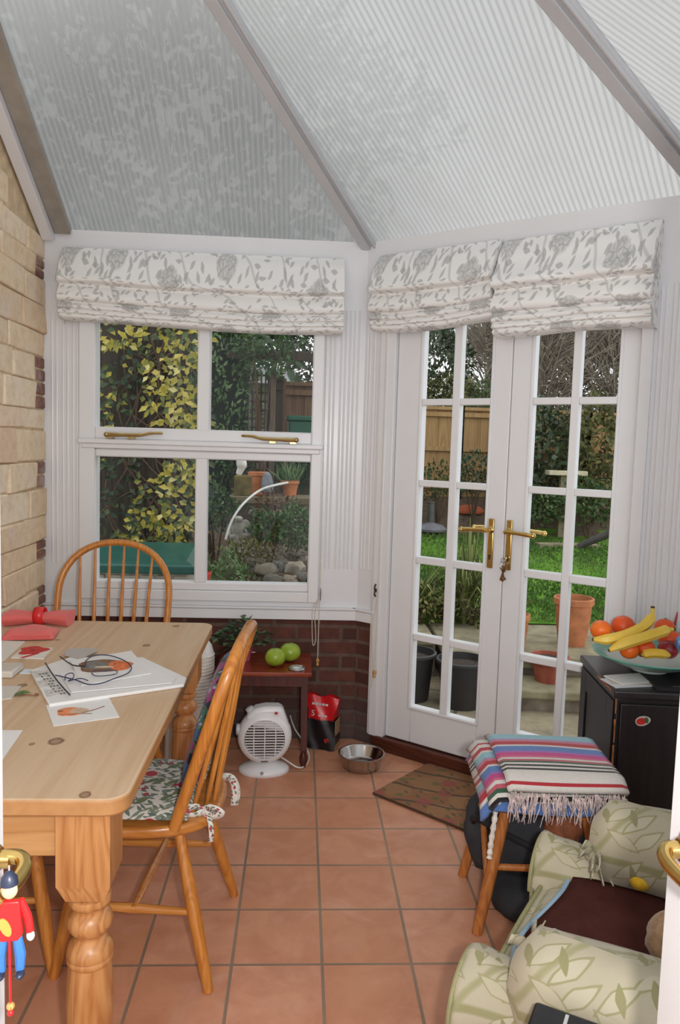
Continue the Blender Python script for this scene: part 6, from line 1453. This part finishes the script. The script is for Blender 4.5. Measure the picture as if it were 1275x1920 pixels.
def tree(label, x, y, h, spread, seed, name='bare_tree', twigs=260, mat=GREYTWIG, group='bare winter trees beyond the fence'):
    rt_ = random.Random(seed); f = thing(name, label, 'tree', (x, y, .5), 0, group)
    b = MB(); b.tube([(0, 0, 0), (rt_.uniform(-.1, .1), 0, h * .35), (rt_.uniform(-.2, .2), 0, h * .8)], [.09, .07, .03], 8); b.build('trunk', mat, f)
    b = MB()
    for i in range(twigs):
        z_ = rt_.uniform(.12, .8) * h; a = rt_.uniform(0, 2 * PI); L_ = spread * rt_.uniform(.4, 1.0); d = Vector((math.cos(a), math.sin(a) * .8, rt_.uniform(.2, 1.2))).normalized()
        p0 = Vector((0, 0, z_)) + d * rt_.uniform(0, .2); p1 = p0 + d * L_ * .5 + Vector((rt_.uniform(-.15, .15), 0, rt_.uniform(0, .15))); p2 = p1 + (d + Vector((rt_.uniform(-.6, .6), rt_.uniform(-.3, .3), rt_.uniform(-.2, .6)))) * L_ * .45
        b.tube([p0, p1, p2], [.016, .011, .004], 4, cap=False)
        for k in range(5):
            q = p0.lerp(p2, rt_.uniform(.3, 1)); e = q + Vector((rt_.uniform(-.5, .5), rt_.uniform(-.3, .3), rt_.uniform(-.1, .6))) * L_ * .35; b.tube([q, e], [.0065, .003], 3, cap=False)
    b.build('branches', mat, f, smooth=0); return f
for i, (u, y, h, s_) in enumerate(((905, 13.5, 4.2, 1.5), (1015, 13.0, 4.4, 1.5), (1075, 14.0, 4.6, 1.7), (1150, 13.2, 4.4, 1.6), (960, 14.5, 4.6, 1.6), (1240, 13.6, 4.4, 1.6))):
    tree(['bare grey-brown tree above the golden fence, second from the dark evergreen', 'bare grey tree behind the top of the right door leaf', 'tall bare tree behind the middle of the right door leaf', 'bare tree behind the right edge of the right door leaf', 'bare tree behind the meeting stiles of the doors', 'bare tree beyond the white wall right of the doors'][i], X(u, y), y, h, s_, 40 + i)
BRUSH = leafmat('winter_brushwood', [(0, (.12, .11, .09, 1)), (.5, (.26, .24, .20, 1)), (1, (.46, .44, .39, 1))], .9, .1)
for i, (u, y, z_, r_) in enumerate(((880, 16, 2.6, 2.0), (1010, 16.5, 2.8, 2.2), (1130, 16, 2.8, 2.2), (1260, 16, 2.8, 2.0))):
    shrub(['tangled grey-brown thicket beyond the fence, above the left door leaf', 'tangled grey-brown thicket behind the bare trees, left of centre of the right leaf', 'tangled grey-brown thicket behind the bare trees, right of the right leaf', 'tangled thicket beyond the right wall'][i], (X(u, y), y, z_), (r_, 1.0, 2.3), 8200, .34, .028, BRUSH, 'winter thickets beyond the fence', 'thicket', stems=9, z0=.6, lo=.2, up=.7)
shrub('dark evergreen tree rising above the golden fence at the left of the doors', (X(812, 11.8), 11.8, 2.75), (.52, .5, .75), 1700, .11, .05, DARKLEAF, None, 'evergreen_tree', rnd=.45, cat='tree', z0=.6)
shrub('yellow-green bush just above the golden fence, under the dark evergreen', (X(835, 11.4), 11.4, 2.28), (.50, .4, .33), 1000, .08, .03, OLIVE, None, rnd=.5, z0=.6)
shrub('green bush above the golden fence behind the left door leaf', (X(905, 11.4), 11.4, 2.22), (.35, .4, .34), 700, .08, .03, MIDLEAF, None, z0=.6)
for i, (u, y, z_, r_, m_) in enumerate(((560, 12.5, 3.1, (.9, .6, 1.0), DARKLEAF), (500, 11.0, 3.5, (.7, .5, .7), DARKLEAF), (640, 12.5, 3.2, (.9, .6, 1.3), BRUSH))):
    shrub(['dark tree behind the brown fence panel and shed', 'dark leafy branches above the trellis and shed roof', 'twiggy thicket behind the white corner of the room'][i], (X(u, y), y, z_), r_, 1700, .12, .05, m_, None, 'garden_tree', rnd=.4, cat='tree', z0=1.0, lo=.3)
shrub('climber spilling over the top of the trellis', (X(492, 7.5), 7.5, ony(492, 655, 7.5).z), (.30, .18, .26), 520, .07, .03, MIDLEAF, None, 'climbing_plant', rnd=.3, cat='plant', z0=1.0)
# house gable and a big evergreen up behind the glass roof
shrub('tall dark conifer towering behind the conifer hedge', (-1.5, 9.0, 4.9), (2.6, 1.0, 2.3), 5600, .20, .10, DARKLEAF, None, 'tall_conifer', rnd=.5, cat='tree', z0=.8)
SKY, FLASH, EXPO = 1.95, 25, 0.0
# ------------------------------------------------------------------ light: overcast sky outside, the camera's flash inside
w = bpy.data.worlds.new('overcast_sky'); S.world = w; w.use_nodes = True; nt = w.node_tree; nt.nodes.clear()
t = NT.__new__(NT); t.t = nt; t.m = None
v = t.n('TexCoord').outputs['Generated']
cl = t.noise(t.mp(v, (1, 1, 1.6)), 1.7, 4, .55, .4)
sky = t.ramp(cl, [(.36, (.60, .66, .74, 1)), (.50, (.84, .865, .88, 1)), (.68, (1.0, .985, .96, 1))])
bg = t.n('Background', {'Color': sky, 'Strength': SKY})
o = t.n('OutputWorld'); nt.links.new(bg.outputs[0], o.inputs[0])
ld = bpy.data.lights.new('camera_flash', 'AREA'); ld.shape = 'DISK'; ld.size = .07; ld.energy = FLASH; ld.color = (1, .97, .93)
lo = bpy.data.objects.new('camera_flash', ld); C.objects.link(lo)
lo.matrix_world = co.matrix_world @ Matrix.Translation((.11, .03, .02))
S.view_settings.view_transform = 'Standard'; S.view_settings.look = 'None'; S.view_settings.gamma = 1.0
S.view_settings.use_curve_mapping = False; S.view_settings.exposure = EXPO
S.cycles.max_bounces = 10; S.cycles.diffuse_bounces = 5; S.cycles.glossy_bounces = 4; S.cycles.transmission_bounces = 8; S.cycles.transparent_max_bounces = 24
S.cycles.caustics_reflective = False; S.cycles.caustics_refractive = True; S.cycles.sample_clamp_indirect = 6.0
